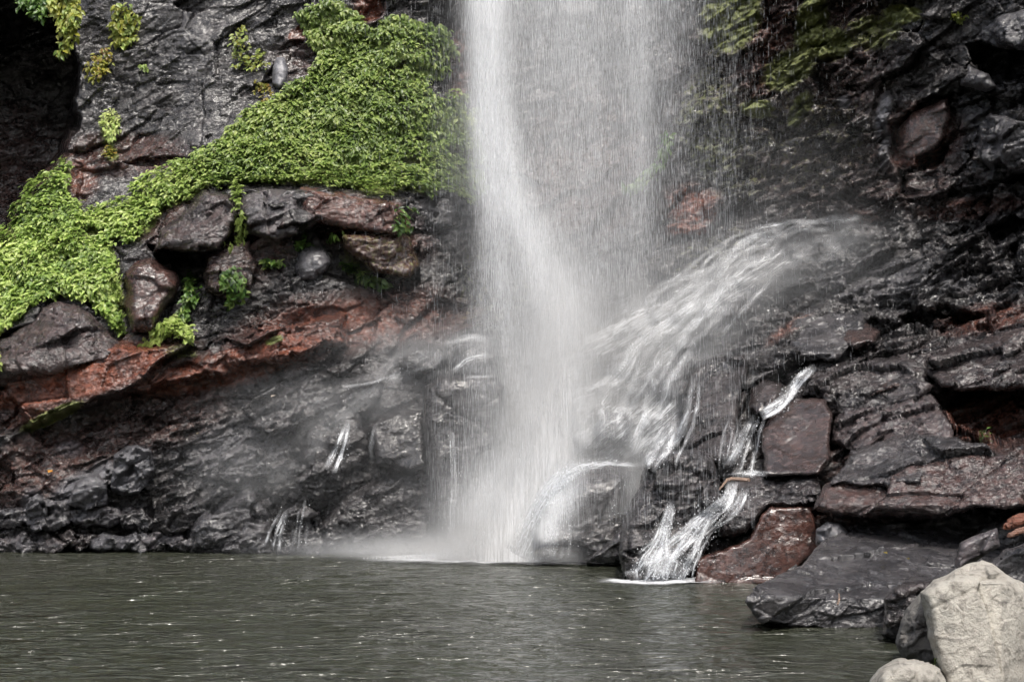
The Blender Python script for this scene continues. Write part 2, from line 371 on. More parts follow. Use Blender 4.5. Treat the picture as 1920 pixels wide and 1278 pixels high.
def relief_y(u, v):
    Y = base_y(u, v)
    wu = 9*vnoise(np.stack([u/38, v/38, u*0], -1), 3) + 4*vnoise(np.stack([u/11, v/11, u*0], -1), 4)
    wv = 9*vnoise(np.stack([u/38, v/38, u*0+5], -1), 5) + 4*vnoise(np.stack([u/11, v/11, u*0+5], -1), 6)
    for poly, dy, ew in RELIEF:
        pa = np.array(poly); m = (u > pa[:, 0].min()-30) & (u < pa[:, 0].max()+30) & (v > pa[:, 1].min()-30) & (v < pa[:, 1].max()+30)
        if m.any(): Y[m] += dy*sstep(-ew*.5, ew*.5, sdist(u[m]+wu[m], v[m]+wv[m], poly))
    return Y
# colour zones of the rock (px centre, radii, angle deg, channel, strength): 0 red-brown, 1 moss, 2 pale, partly painted sky reflection
ZONES = [
 (1750, 800, 330, 160, -10, 0, .38), (1480, 120, 210, 150, 0, 0, .42), (1600, 330, 240, 90, 0, 0, .32), (1500, 260, 160, 120, 0, 1, .32),
 (120, 705, 240, 58, -12, 0, 1.25), (430, 688, 240, 40, -14, 0, 1.2), (620, 610, 200, 60, -10, 0, .95), (760, 590, 100, 60, 0, 0, .85), (100, 760, 160, 26, -20, 0, .9), (60, 880, 150, 60, -30, 0, .75),
 (250, 800, 190, 60, -18, 0, .55), (700, 430, 120, 60, 15, 0, .9), (470, 460, 90, 70, 0, 0, .6), (320, 420, 80, 50, 0, 0, .6), (760, 600, 140, 45, -5, 0, .75),
 (230, 290, 130, 40, 0, 0, .75), (150, 330, 40, 50, 0, 0, .9), (585, 55, 45, 14, -30, 0, 1.5), (690, 15, 30, 30, 0, 0, 1.4), (865, 120, 25, 90, 0, 0, .9), (560, 60, 25, 12, -30, 0, 1.4),
 (1450, 80, 60, 110, 0, 0, .8), (1600, 40, 70, 60, 0, 0, .6), (1430, 160, 40, 30, 0, 0, .8), (1300, 385, 60, 45, 0, 0, 1.05), (1290, 430, 45, 14, 0, 0, 1.25),
 (1730, 250, 70, 60, 0, 0, .95), (1720, 300, 60, 20, 0, 0, .9), (1820, 390, 110, 20, -5, 0, .8), (1850, 600, 100, 30, -5, 0, .85), (1700, 760, 100, 60, -10, 0, .55), (1860, 780, 120, 60, 0, 0, .95),
 (1480, 620, 50, 14, -35, 0, .9), (1340, 750, 50, 30, 0, 0, .6), (1700, 930, 260, 50, -8, 0, .75), (0, 330, 160, 150, 0, 0, .5), (560, 110, 60, 40, 0, 0, .4), (1620, 410, 40, 14, 0, 0, .8), (1100, 300, 120, 150, 0, 0, .5),
 (1370, 30, 60, 80, 20, 1, .9), (1520, 45, 30, 65, 15, 1, 1.0), (1545, 80, 60, 36, 0, 1, .85), (1480, 130, 60, 40, -30, 1, .8), (1640, 60, 60, 40, 0, 1, .6), (1420, 205, 34, 20, 0, 1, .95), (1500, 205, 18, 40, 30, 1, .95), (1330, 230, 70, 130, 0, 1, .45),
 (1690, 25, 40, 22, 0, 1, .85), (1470, 150, 40, 30, 0, 1, .6), (1390, 330, 70, 60, 0, 1, .35), (100, 780, 70, 14, -25, 1, .9), (515, 640, 20, 8, -20, 1, .9), (455, 520, 22, 40, 0, 1, .8), (700, 490, 75, 45, 10, 1, .5),
 (340, 660, 40, 12, 0, 1, .5), (205, 245, 16, 40, 0, 1, .8), (210, 290, 12, 16, 0, 1, .9), (1350, 470, 120, 40, -25, 1, .3), (930, 540, 100, 120, 0, 1, .3),
 (150, 925, 50, 34, -30, 2, .8), (255, 875, 34, 36, 0, 2, 1.0), (195, 880, 22, 18, -20, 2, .7), (62, 950, 22, 32, 0, 2, .8), (130, 840, 26, 16, 0, 2, .5), (440, 840, 110, 50, -20, 2, .3), (1655, 215, 12, 42, 12, 2, 1.0), (1660, 280, 10, 40, 5, 2, .8),  # pale zones at the left shore paint sky reflection on wet facets
 (1880, 60, 40, 25, 0, 2, .5), (1580, 190, 14, 12, 0, 2, .8), (1860, 240, 40, 40, 0, 2, .35), (1790, 530, 35, 20, -10, 2, .4), (1650, 530, 120, 50, 0, 2, .22), (350, 90, 50, 60, 0, 2, .12), (820, 410, 60, 50, 0, 2, .3),
]
GREEN = [(640, 0), (600, 8), (560, 30), (575, 75), (610, 95), (590, 140), (520, 185), (455, 215), (420, 265), (330, 310), (290, 335), (215, 385), (170, 400), (128, 385), (140, 300), (128, 288), (112, 320), (75, 350), (40, 395), (20, 430), (-20, 470), (-60, 640), (0, 630),
         (40, 595), (65, 572), (110, 556), (155, 566), (185, 590), (205, 620), (235, 625), (238, 560), (228, 500), (215, 455), (260, 450), (285, 440), (310, 400), (380, 365), (400, 350), (440, 352), (480, 345), (560, 350), (640, 352), (700, 370), (760, 362), (800, 372),
         (830, 360), (885, 385), (905, 330), (895, 260), (875, 180), (820, 185), (800, 160), (830, 140), (850, 110), (840, 60), (800, 50), (740, 30), (700, 60), (670, 20)]
def zones(u, v):
    Z = np.zeros(np.shape(u)+(3,), np.float32)
    for cx, cy, rx, ry, ang, ch, st in ZONES:
        m = (abs(u-cx) < 1.9*max(rx, ry)) & (abs(v-cy) < 1.9*max(rx, ry))
        if not m.any(): continue
        a = math.radians(ang); x = ((u[m]-cx)*math.cos(a)+(v[m]-cy)*math.sin(a))/rx; y = (-(u[m]-cx)*math.sin(a)+(v[m]-cy)*math.cos(a))/ry
        Z[m, ch] = np.maximum(Z[m, ch], st*(1-sstep(.55, 1.35, np.hypot(x, y))))
    m = (u < 950) & (v < 660)
    Z[m, 1] = np.maximum(Z[m, 1], .8*sstep(-5, 12, sdist(u[m], v[m], GREEN)))
    al = 1-.45*sstep(700, 560, u)*sstep(440, 340, v)
    return np.concatenate([Z, al[..., None]], -1)

# depth map of everything solid, in 4 px cells: water and plants are laid on it
DW, DH = 490, 300
DM = np.full((DH, DW), 99.)
def splat(P):
    u, v = proj(P.reshape(-1, 3)); i = ((v+20)/4).astype(int); j = ((u+20)/4).astype(int)
    m = (i >= 0) & (i < DH) & (j >= 0) & (j < DW) & (P.reshape(-1, 3)[:, 2] > -.3)
    np.minimum.at(DM, (i[m], j[m]), P.reshape(-1, 3)[m, 1])
def grid_normals(P):
    du = np.gradient(P, axis=1); dv = np.gradient(P, axis=0)
    n = np.cross(dv, du); n /= np.linalg.norm(n, axis=-1, keepdims=True)+1e-9
    return np.where(n[..., 1:2] > 0, -n, n)
def quads(h, w_):
    i = np.arange(h*w_).reshape(h, w_)
    return np.stack([i[1:, :-1], i[1:, 1:], i[:-1, 1:], i[:-1, :-1]], -1).reshape(-1, 4)

us = np.r_[np.arange(-1500, -60, 40.), np.arange(-40, 1961, 2.1), np.arange(1980, 3200, 40.)]
vs = np.r_[np.arange(-520, -60, 40.), np.arange(-40, 1110, 2.1), np.arange(1112, 1200, 20.)]
TU, TV = np.meshgrid(us, vs)
TY = relief_y(TU, TV)
P = at(TU, TV, TY)
coarse = at(TU, TV, base_y(TU, TV)); Nn = grid_normals(coarse)
amp = .85 + .35*sstep(1250, 1600, TU) - .45*sstep(650, 450, TU)*sstep(420, 350, TV)
amp = amp*(1-.45*np.clip(sstep(-10, 10, sdist(TU, TV, GREEN)), 0, 1))
D = rock_disp(P, 1, 11)
jm = np.maximum(sstep(1230, 1330, TU)*sstep(760, 600, TV), sstep(640, 480, TU)*sstep(740, 800, TV))
sel = (jm > 0) & (TV > -45)
D[sel] += rock_disp(P[sel], .38, 99, .42)*jm[sel]
Nd = Nn*.25 + (np.array([0, 0, CH])-P)/np.linalg.norm(P-np.array([0, 0, CH]), axis=-1, keepdims=True)*.85
P = P + Nd*(D*amp)[..., None]
mesh_obj('cliff', P.reshape(-1, 3), quads(*TU.shape), M_ROCK, {'zone': zones(TU, TV).reshape(-1, 4)}, smooth=True).__setitem__('kind', 'structure')
splat(P)

# ------------------------------------------------------------------ boulders
def rock(name, label, cat, poly, proud=.35, rad=22, thick=.7, Y=None, k=2.3, amp=.6, zone=(0, 0, 0), mat=None, step=2.6, warp=5, seed=None, group=None, big=.8, rough=1., back=None, own=.0):
    seed = seed if seed is not None else int(poly[0][0]*7+poly[0][1]) % 9973
    pa = np.array(poly, float)
    u, v = np.meshgrid(np.arange(pa[:, 0].min()-10, pa[:, 0].max()+10, step), np.arange(pa[:, 1].min()-10, pa[:, 1].max()+10, step))
    wx = warp*fbm(np.stack([u/26, v/26, u*0+seed], -1), seed, 3); wy = warp*fbm(np.stack([u/26, v/26, u*0+seed+50], -1), seed+9, 3)
    sd = sdist(u+wx, v+wy, poly)
    gy, gx = np.gradient(sd, step); gl = np.hypot(gx, gy)+1e-6
    out = sd < 0
    u2 = np.where(out, u - sd*gx/gl, u); v2 = np.where(out, v - sd*gy/gl, v)
    ok = sd > 0
    cell = ok[1:, :-1] | ok[1:, 1:] | ok[:-1, 1:] | ok[:-1, :-1]
    t = np.clip(sd/rad, 0, 1)
    prof = 1-(1-(1-t)**k)**(1/k)
    if Y is None: Yf = base_y(u2, v2) - proud
    elif callable(Y): Yf = Y(u2, v2)
    else: Yf = u2*0 + Y
    Yf = Yf + thick*prof
    P = at(u2, v2, Yf)
    n0 = grid_normals(at(u, v, Yf))
    Dd = rock_disp(P, amp, seed, big, rough)
    Dd = Dd*(.35+.65*sstep(0, .5, t))
    vd = np.array([0, 0, CH])-P; vd /= np.linalg.norm(vd, axis=-1, keepdims=True)
    P = P + (n0*.25+vd*.85)*Dd[..., None]
    # skirt running back into the hill
    idx = np.arange(u.size).reshape(u.shape)
    fc = quads(*u.shape).reshape(u.shape[0]-1, u.shape[1]-1, 4)[cell]
    E = np.concatenate([fc[:, [0, 1]], fc[:, [1, 2]], fc[:, [2, 3]], fc[:, [3, 0]]])
    key = np.sort(E, 1); uq, inv, cnt = np.unique(key[:, 0].astype(np.int64)*u.size+key[:, 1], return_inverse=True, return_counts=True)
    B = E[cnt[inv] == 1]
    V = P.reshape(-1, 3)
    bv = np.unique(B); mp = np.full(u.size, -1); mp[bv] = np.arange(len(bv))+len(V)
    bk = back if back else thick*1.2
    d = V[bv]-np.array([0, 0, CH]); cen = P[ok].mean(0)
    Vb = V[bv] + d/d[:, 1:2]*bk; Vb = Vb + (cen-Vb)*np.array([.10, 0, .10])
    V = np.concatenate([V, Vb]); sk = np.stack([B[:, 1], B[:, 0], mp[B[:, 0]], mp[B[:, 1]]], 1)
    fc = np.concatenate([fc, sk])
    used = np.unique(fc); rm = np.full(len(V), -1); rm[used] = np.arange(len(used))
    z = np.tile(np.array(tuple(zone)+(.15+.85*min(1, rough*amp/.5),), np.float32), (len(used), 1))
    o = mesh_obj(name, V[used], rm[fc], mat or M_ROCK, {'zone': z}, smooth=True)
    tag(o, label, cat, group)
    splat(P[ok])
    return o
BR, RU, GR, MO = (.75, 0, 0), (1.05, 0, 0), (0, 0, .3), (.3, .5, 0)
rock('boulder', 'dark brown wedge boulder at the right edge of the leafy slope', 'boulder', [(232, 520), (245, 490), (285, 478), (330, 510), (335, 538), (305, 590), (285, 630), (245, 625), (233, 580)], .75, 26, .9, zone=(.7, 0, 0), amp=.35, rough=.6)
rock('rock_ledge', 'blocky overhanging dark ledge above the black hollow beside the leafy slope', 'rock', [(288, 470), (303, 430), (340, 400), (380, 356), (432, 365), (450, 400), (430, 445), (410, 472), (350, 474)], 1.0, 22, .8, zone=(.35, 0, .1), amp=.6, rough=.7)
rock('boulder', 'rough rounded brown hump poking up into the bottom of the leafy slope', 'boulder', [(-30, 645), (20, 625), (55, 600), (75, 574), (110, 564), (150, 566), (178, 590), (205, 622), (235, 650), (232, 690), (150, 715), (60, 715), (-30, 730)], .75, 46, 1.0, zone=(.45, 0, .12), amp=.6)
rock('rock_ledge', 'wide red-brown overhanging ledge under the leaves beside the fall', 'rock', [(560, 352), (640, 357), (700, 372), (755, 380), (775, 430), (750, 450), (700, 440), (645, 432), (600, 420), (565, 405)], .85, 22, .8, zone=(.85, .0, .05), amp=.6, rough=.8)
rock('rock_ledge', 'grey and brown angular rock with a sharp lower edge below the leaves', 'rock', [(452, 362), (500, 352), (556, 356), (566, 400), (560, 440), (520, 452), (470, 440), (448, 400)], .85, 22, .8, zone=(.3, 0, .3), amp=.7, rough=.7)
rock('boulder', 'smooth round grey boulder in the hollow under the ledge', 'boulder', [(552, 505), (556, 475), (585, 462), (612, 470), (624, 488), (612, 510), (590, 528), (565, 525)], .35, 26, .5, zone=(0, 0, .35), amp=.25, rough=.5)
rock('rock_ledge', 'mossy brown block with a slanted edge above two small green plants', 'rock', [(640, 440), (690, 432), (755, 425), (775, 455), (788, 500), (770, 525), (735, 520), (690, 505), (645, 470)], .75, 20, .8, zone=(.8, .35, 0), amp=.5, rough=.7)
rock('rock', 'upright brown rock beside a small plant left of the grey boulder', 'rock', [(385, 480), (425, 455), (470, 450), (480, 500), (470, 550), (420, 560), (385, 545)], .5, 22, .6, zone=(.55, .2, .05), amp=.5)
rock('stone', 'pale oblong grey stone set in the dark cliff above the green slope', 'stone', [(510, 125), (520, 108), (535, 108), (541, 130), (538, 155), (525, 170), (510, 158)], .3, 12, .35, zone=(0, 0, 1.0), amp=.08, rough=.3, warp=2)
rock('boulder', 'tall square-topped dark block just left of the falling water', 'boulder', [(796, 722), (818, 706), (880, 703), (935, 702), (950, 725), (955, 850), (945, 1000), (930, 1045), (850, 1045), (815, 1000), (800, 880), (792, 780)], 0, 30, .9, Y=lambda u, v: 23.3+0*u+(940-u)*.001, k=3.2, amp=.35, big=1.6, zone=(0, .1, .0), rough=.6)
rock('boulder', 'flat-topped greenish black block between the small cascade and the tall square block', 'boulder', [(690, 800), (708, 778), (750, 768), (795, 768), (803, 870), (770, 885), (705, 872)], .75, 18, .7, k=3, amp=.3, zone=(0, .12, 0), rough=.7)
rock('rock', 'broad black rock mass at the water line below the square block', 'rock', [(585, 1045), (598, 970), (640, 925), (700, 895), (790, 878), (850, 890), (860, 1045)], .45, 45, .9, amp=.75, zone=(0, 0, .04))
rock('boulder', 'craggy black boulder with a curved grey face at the left shore', 'boulder', [(345, 1045), (352, 985), (390, 945), (440, 915), (468, 907), (485, 925), (510, 960), (515, 1045)], .55, 30, .8, amp=.75, zone=(0, 0, .25))
rock('boulder', 'dark pointed rock above the misty slope left of the square block', 'boulder', [(590, 760), (640, 735), (700, 708), (722, 715), (715, 750), (690, 780), (640, 800), (600, 800)], .45, 20, .6, amp=.5)
rock('boulder', 'squarish black boulder with a trickle on its left, below the pointed rock', 'boulder', [(560, 860), (575, 800), (620, 770), (680, 780), (700, 830), (690, 880), (640, 900), (585, 895)], .5, 26, .7, amp=.6)
rock('boulder', 'rounded dark dome wet with mist above the square block', 'boulder', [(845, 690), (852, 640), (880, 618), (915, 616), (942, 640), (950, 690), (900, 702)], .6, 28, .7, amp=.3)
rock('boulder', 'low rounded stone in the mist left of the dome above the square block', 'boulder', [(748, 690), (760, 645), (790, 636), (835, 645), (842, 690), (800, 702)], .5, 24, .6, amp=.45)
rock('boulder', 'smooth rounded boulder splitting the upper white cascade', 'boulder', [(1124, 700), (1130, 670), (1160, 650), (1190, 645), (1200, 672), (1190, 702), (1155, 712)], .6, 20, .6, amp=.25)
rock('boulder', 'tall blurred rock behind the spray right of the main jet', 'boulder', [(1070, 865), (1072, 740), (1100, 715), (1150, 712), (1168, 760), (1165, 865)], .6, 28, .8, amp=.35)
rock('boulder', 'small flat-topped rock in the cascade above the big dome', 'boulder', [(1118, 830), (1118, 780), (1140, 768), (1165, 772), (1180, 790), (1172, 830)], 1.1, 18, .6, amp=.3)
rock('boulder', 'big dome-shaped boulder at the foot of the fall with white water pouring over it', 'boulder', [(988, 1055), (990, 1000), (1008, 945), (1040, 905), (1085, 876), (1140, 868), (1185, 880), (1200, 930), (1200, 1055)], 0, 60, 1.3, Y=21.75, amp=.3, zone=(0, 0, .05), rough=.6)
rock('boulder', 'rounded rock low in the water right under the dome', 'boulder', [(1085, 1055), (1080, 1000), (1110, 980), (1160, 985), (1170, 1055)], 0, 24, .5, Y=21.55, amp=.3)
rock('boulder', 'low grey wedge rock leaning in the pool beside the dark crag', 'boulder', [(1098, 1055), (1125, 1025), (1165, 988), (1180, 1020), (1180, 1055)], 0, 18, .5, Y=21.3, amp=.25, zone=(0, 0, .15))
rock('boulder', 'dark craggy rock rising from the pool, left of the small stepped stream', 'boulder', [(1170, 1100), (1160, 1040), (1162, 985), (1190, 930), (1212, 868), (1250, 850), (1320, 842), (1345, 850), (1350, 890), (1355, 960), (1330, 1020), (1300, 1095)], 0, 36, 1.1, Y=lambda u, v: 19.6-(v-850)*.002, amp=.6, zone=(.15, 0, .1), big=.9)
rock('boulder', 'square dark block at the top of the stepped stream, right of the main cascade', 'boulder', [(1282, 860), (1280, 745), (1300, 690), (1340, 668), (1395, 665), (1402, 700), (1385, 760), (1380, 860), (1330, 870)], 1.1, 16, .9, amp=.45, zone=(.15, 0, .05), k=3)
rock('boulder', 'rounded black boulder beside the top of the small stream', 'boulder', [(1404, 765), (1410, 730), (1430, 712), (1462, 716), (1470, 740), (1450, 772), (1420, 778)], 1.0, 22, .6, amp=.25, zone=(.2, 0, 0), rough=.5)
rock('boulder', 'dark oval boulder below the misty ledge, up the slope from the small stream', 'boulder', [(1575, 640), (1590, 615), (1625, 605), (1650, 620), (1640, 645), (1600, 660)], .6, 20, .6, amp=.2, zone=(.35, 0, 0), rough=.5)
rock('boulder', 'plain rust-brown flat-faced block right beside the small waterfall', 'boulder', [(1430, 895), (1430, 805), (1452, 770), (1490, 746), (1548, 745), (1562, 775), (1556, 860), (1535, 890)], .9, 12, .9, k=3.5, amp=.14, zone=(.34, .0, 0), big=1.5, rough=.4)
rock('boulder', 'large rusty orange-faced rock standing in the pool', 'boulder', [(1298, 1100), (1306, 1048), (1330, 1038), (1403, 1010), (1425, 962), (1442, 950), (1522, 948), (1538, 1000), (1540, 1030), (1500, 1064), (1466, 1100)], 0, 10, .8, Y=lambda u, v: 19.0-(v-1000)*.002, k=4.5, amp=.15, zone=(.78, .06, 0), big=1.6, rough=.4, warp=5)
rock('rock_slab', 'dark knobbly ledge carrying the lower steps of the small stream', 'rock', [(1340, 960), (1350, 900), (1440, 885), (1530, 890), (1540, 930), (1500, 950), (1440, 955), (1400, 1000), (1350, 1010)], .75, 16, .8, amp=.6, zone=(.2, 0, .12))
rock('rock_slab', 'long wet brown sloping slab reaching to the right edge above the grey slab', 'rock', [(1525, 958), (1545, 905), (1620, 880), (1720, 866), (1830, 850), (1950, 835), (1960, 955), (1830, 955), (1760, 972), (1680, 972), (1580, 972)], 0, 14, .8, Y=lambda u, v: 17.5 - (u-1500)*.0042 + np.maximum(0, 945-v)*.010, k=3, amp=.5, zone=(.55, 0, .05), big=.9, warp=9, step=2.2)
rock('rock_slab', 'cracked glossy black slab stacked above the long brown slab', 'rock', [(1560, 895), (1600, 845), (1680, 818), (1760, 812), (1830, 830), (1875, 850), (1870, 900), (1760, 905), (1640, 915), (1560, 910)], 0, 14, .7, Y=lambda u, v: 18.0 - (u-1500)*.0042 + (880-v)*.010, k=3, warp=9, amp=.5, zone=(.15, 0, .12), big=1.1)
rock('rock_slab', 'shiny grey-streaked slab above the cracked slab', 'rock', [(1562, 790), (1580, 768), (1640, 760), (1690, 745), (1740, 725), (1775, 780), (1790, 836), (1700, 850), (1600, 850), (1560, 830)], .55, 18, .8, k=2.8, amp=.75, zone=(.4, 0, .2), big=.6)
rock('rock', 'thick dark block with a hollow beneath it at the right edge', 'rock', [(1738, 700), (1745, 668), (1800, 648), (1880, 620), (1960, 600), (1960, 725), (1870, 732), (1800, 735), (1760, 725)], .8, 20, .9, k=3, amp=.7, zone=(.25, 0, .05), big=.7)
rock('rock', 'broad sloping black rock above the small stream, left of the right edge block', 'rock', [(1500, 745), (1530, 700), (1600, 680), (1700, 660), (1740, 670), (1750, 730), (1690, 765), (1620, 785), (1560, 780), (1540, 750)], .45, 22, .7, amp=.75, zone=(.2, 0, .08), big=.6)
rock('rock', 'smooth grey sloping rock face in the mist above the small stream', 'rock', [(1475, 650), (1485, 590), (1540, 570), (1630, 585), (1620, 640), (1570, 675), (1500, 680)], .4, 22, .6, amp=.3, zone=(.0, 0, .12), rough=.6)
rock('boulder', 'shiny grey boulder above the black hole near the upper right corner', 'boulder', [(1855, 60), (1870, 30), (1925, 15), (1960, 20), (1960, 95), (1900, 92), (1868, 84)], .75, 24, .8, amp=.5, zone=(0, 0, .35))
rock('boulder', 'glossy rock left of the black hole near the upper right corner', 'boulder', [(1800, 160), (1815, 120), (1850, 140), (1872, 165), (1850, 172)], .6, 18, .5, amp=.5, zone=(0, 0, .3))
rock('boulder', 'large grey crag jutting from the cliff under the black hole', 'boulder', [(1832, 300), (1835, 240), (1855, 210), (1885, 215), (1950, 240), (1960, 320), (1900, 330), (1860, 325)], .8, 26, .9, amp=.8, zone=(0, 0, .22))
rock('boulder', 'brown flat-faced boulder recessed in the cliff by the pale water streak', 'boulder', [(1680, 250), (1712, 205), (1780, 185), (1785, 225), (1760, 280), (1705, 305), (1682, 290)], -.1, 14, .4, amp=.3, zone=(.6, 0, 0), rough=.5)
for lab, pl, pr in (
 ('round boulder washed by the upper cascade, high on the stepped rocks', [(1205, 600), (1210, 578), (1235, 568), (1262, 575), (1268, 598), (1240, 612)], .45),
 ('low boulder beneath the crest of the cascade ridge', [(1290, 560), (1300, 535), (1335, 520), (1370, 530), (1365, 558), (1325, 572)], .4),
 ('blocky rock parting the cascade halfway down the stepped rocks', [(1228, 740), (1232, 700), (1262, 688), (1290, 700), (1292, 745), (1260, 756)], .55),
 ('broad ledge rock where the cascade drops toward the dome', [(1180, 860), (1185, 790), (1215, 778), (1270, 782), (1285, 850), (1240, 868)], .35),
 ('dark stone in the spray right behind the foot of the jet', [(1010, 900), (1012, 872), (1030, 862), (1050, 870), (1052, 900)], 1.0),
 ('wet boulder at the left rim of the upper cascade', [(1120, 640), (1130, 612), (1160, 598), (1190, 606), (1186, 632), (1150, 646)], .4)):
    rock('boulder', lab, 'boulder', pl, pr, 20, .6, amp=.3)
for lab, pl, pr, zn in (
 ('shiny grey-blue faceted rock left of the misty slope', [(205, 915), (212, 850), (245, 835), (282, 842), (290, 885), (262, 922), (228, 930)], .4, (0, 0, .6)),  # pale zone of this pair paints sky reflection into the rock colour
 ('pale cracked rock beside the shiny grey-blue one', [(125, 945), (140, 905), (180, 885), (205, 900), (200, 945), (160, 960)], .4, (0, 0, .45)),
 ('upright grey rock standing near the left edge by the water', [(48, 985), (50, 940), (72, 925), (92, 945), (88, 990), (66, 998)], .4, (.1, 0, .5)),
 ('squarish dark rock left of the trickle above the left shore', [(560, 935), (552, 880), (590, 862), (640, 872), (650, 915), (610, 938)], .4, (0, 0, .05)),
 ('angular dark rock at the shore below the trickle', [(515, 1040), (522, 965), (560, 940), (600, 960), (608, 1040)], .45, (0, 0, .08)),
 ('low blocky rock under the misty slope on the left', [(400, 900), (410, 850), (455, 830), (500, 845), (505, 890), (450, 910)], .3, (0, 0, .2)),
 ('long dark rock behind the curved-face boulder at the left shore', [(300, 990), (320, 955), (380, 935), (420, 905), (440, 920), (380, 975), (320, 1010)], .35, (0, 0, .1)),
 ('stepped dark rock above the misty slope under the red ledge', [(470, 800), (480, 765), (530, 748), (575, 760), (560, 800), (510, 815)], .3, (.1, 0, .1))):
    rock('boulder', lab, 'boulder', pl, pr*1.6, 12, .8, amp=.6, zone=zn, k=3.4, big=.5, rough=1.2)
def slabY(u, v):
    return 13.85 + (u-1400)*.0010 + np.where(v < 1120, (1120-v)*.026, 0)
rock('rock_slab', 'large sloping dark grey slab running down into the pool', 'rock', [(1400, 1124), (1415, 1100), (1440, 1088), (1500, 1060), (1522, 1035), (1550, 1008), (1600, 985), (1690, 977), (1740, 984), (1860, 975), (1900, 1010), (1900, 1080), (1790, 1100), (1730, 1140), (1700, 1195), (1640, 1182), (1560, 1186), (1470, 1172), (1425, 1165), (1408, 1145)],
     Y=slabY, rad=9, thick=.35, k=2.8, amp=.36, zone=(.0, .0, .12), big=1.3, back=1.5, rough=.8, step=2.2)
rock('boulder', 'small pale grey boulder tucked between the rusty rock and the dark slab', 'boulder', [(1530, 1020), (1530, 990), (1550, 977), (1575, 980), (1592, 1000), (1580, 1022), (1550, 1032)], 0, 20, .4, Y=17.2, amp=.2, zone=(0, 0, .5))
rock('rock', 'purplish square rock on the upper end of the dark slab', 'rock', [(1790, 1050), (1800, 1020), (1840, 1000), (1868, 990), (1876, 1025), (1850, 1040), (1800, 1075)], 0, 12, .4, Y=13.4, amp=.16, zone=(.3, 0, .3), k=3)
rock('rock', 'dark jagged rock at the right edge behind the pale boulder', 'rock', [(1850, 1060), (1880, 1032), (1930, 1015), (1990, 1020), (1990, 1120), (1900, 1120), (1860, 1090)], 0, 16, .5, Y=12.6, amp=.3, zone=(.1, 0, .15))
rock('rock', 'black broken rocks under the end of the slab beside the pale boulder', 'rock', [(1655, 1190), (1655, 1120), (1690, 1095), (1760, 1085), (1790, 1100), (1780, 1200), (1700, 1215)], 0, 16, .5, Y=12.9, amp=.5, zone=(.2, 0, .02), big=.5)
rock('boulder', 'shaded left face of the pale boulder, painted grey on a separate stone', 'boulder', [(1698, 1140), (1722, 1112), (1760, 1100), (1800, 1160), (1800, 1262), (1735, 1262), (1695, 1235), (1680, 1205)], 0, 36, .5, Y=10.9, amp=.22, zone=(.85, 0, 0), mat=M_DRY, warp=4)  # added stone: dark zone paints the shade on the pale boulder's left face
def bigY(u, v): return 9.75 + np.maximum(0, (1090-v))*.012 + np.abs(u-1790)*.0018*(u < 1790) + (v-1278)*-.0009 + np.maximum(0, u-1880)*.006
rock('boulder', 'big pale beige dry boulder in the lower right corner', 'boulder', [(1728, 1112), (1748, 1088), (1790, 1070), (1812, 1056), (1840, 1050), (1862, 1056), (1885, 1075), (1925, 1090), (2010, 1120), (2060, 1340), (1770, 1340), (1762, 1265), (1742, 1200), (1735, 1150)],
     Y=bigY, rad=22, thick=.45, amp=.2, mat=M_DRY, big=.9, back=.9, rough=.7, step=2.2)
rock('stone', 'small pale flat-topped stone at the bottom edge beside the big boulder', 'stone', [(1622, 1290), (1650, 1250), (1685, 1235), (1720, 1236), (1765, 1255), (1790, 1300), (1780, 1340), (1610, 1340)], 0, 36, .5, Y=9.35, amp=.14, mat=M_DRY, zone=(.15, 0, 0))
# little shore stones on the left water line
rr = random.Random(5)
shore = [(40, 1018, 34), (100, 1022, 30), (150, 1012, 36), (215, 1018, 40), (262, 1022, 22), (300, 1010, 38), (335, 1022, 22), (180, 965, 44), (90, 960, 46), (260, 975, 40), (545, 1018, 30), (575, 985, 26), (20, 970, 40)]
adj = ['small black stone', 'wet grey stone', 'low dark stone', 'sharp dark stone', 'dull grey stone']
for i, (x, y, r) in enumerate(shore):
    n = 9; pl = [(x+r*(.7+.75*rr.random())*math.cos(2*math.pi*k/n), y+r*.62*(.6+.8*rr.random())*math.sin(2*math.pi*k/n)) for k in range(n)]
    rock('shore_stone', 'wet dark stone heaped along the left shore of the pool', 'stone', pl, .3+.12*rr.random(), r*.35, .5, amp=.38, warp=9, k=2.8, zone=(rr.random()*.25, 0, rr.random()*.45), group='wet stones along the left shore', big=.3)

# ------------------------------------------------------------------ depth map lookups
def blur(a, n):
    for _ in range(n):
        p = np.pad(a, 1, mode='edge'); a = (p[:-2, 1:-1]+p[2:, 1:-1]+p[1:-1, :-2]+p[1:-1, 2:]+2*p[1:-1, 1:-1])/6
    return a
bad = DM > 90
gy_, gx_ = np.meshgrid(np.arange(DH)*4-18., np.arange(DW)*4-18., indexing='ij')
DM[bad] = base_y(gx_, gy_)[bad]
def minf(a):
    p = np.pad(a, 1, mode='edge'); return np.min([p[i:i+a.shape[0], j:j+a.shape[1]] for i in range(3) for j in range(3)], 0)
DS = blur(minf(minf(DM)), 3); DS2 = blur(DM, 14)
def dlook(u, v, M=None):
    M = DS if M is None else M
    if callable(M): return M(np.asarray(u, float), v)
    a = np.clip((np.asarray(u, float)+18)/4, 0, DW-1.01); b = np.clip((np.asarray(v, float)+18)/4, 0, DH-1.01)
    i = b.astype(int); j = a.astype(int); b = b-i; a = a-j
    return M[i, j]*(1-a)*(1-b)+M[i, j+1]*a*(1-b)+M[i+1, j]*(1-a)*b+M[i+1, j+1]*a*b

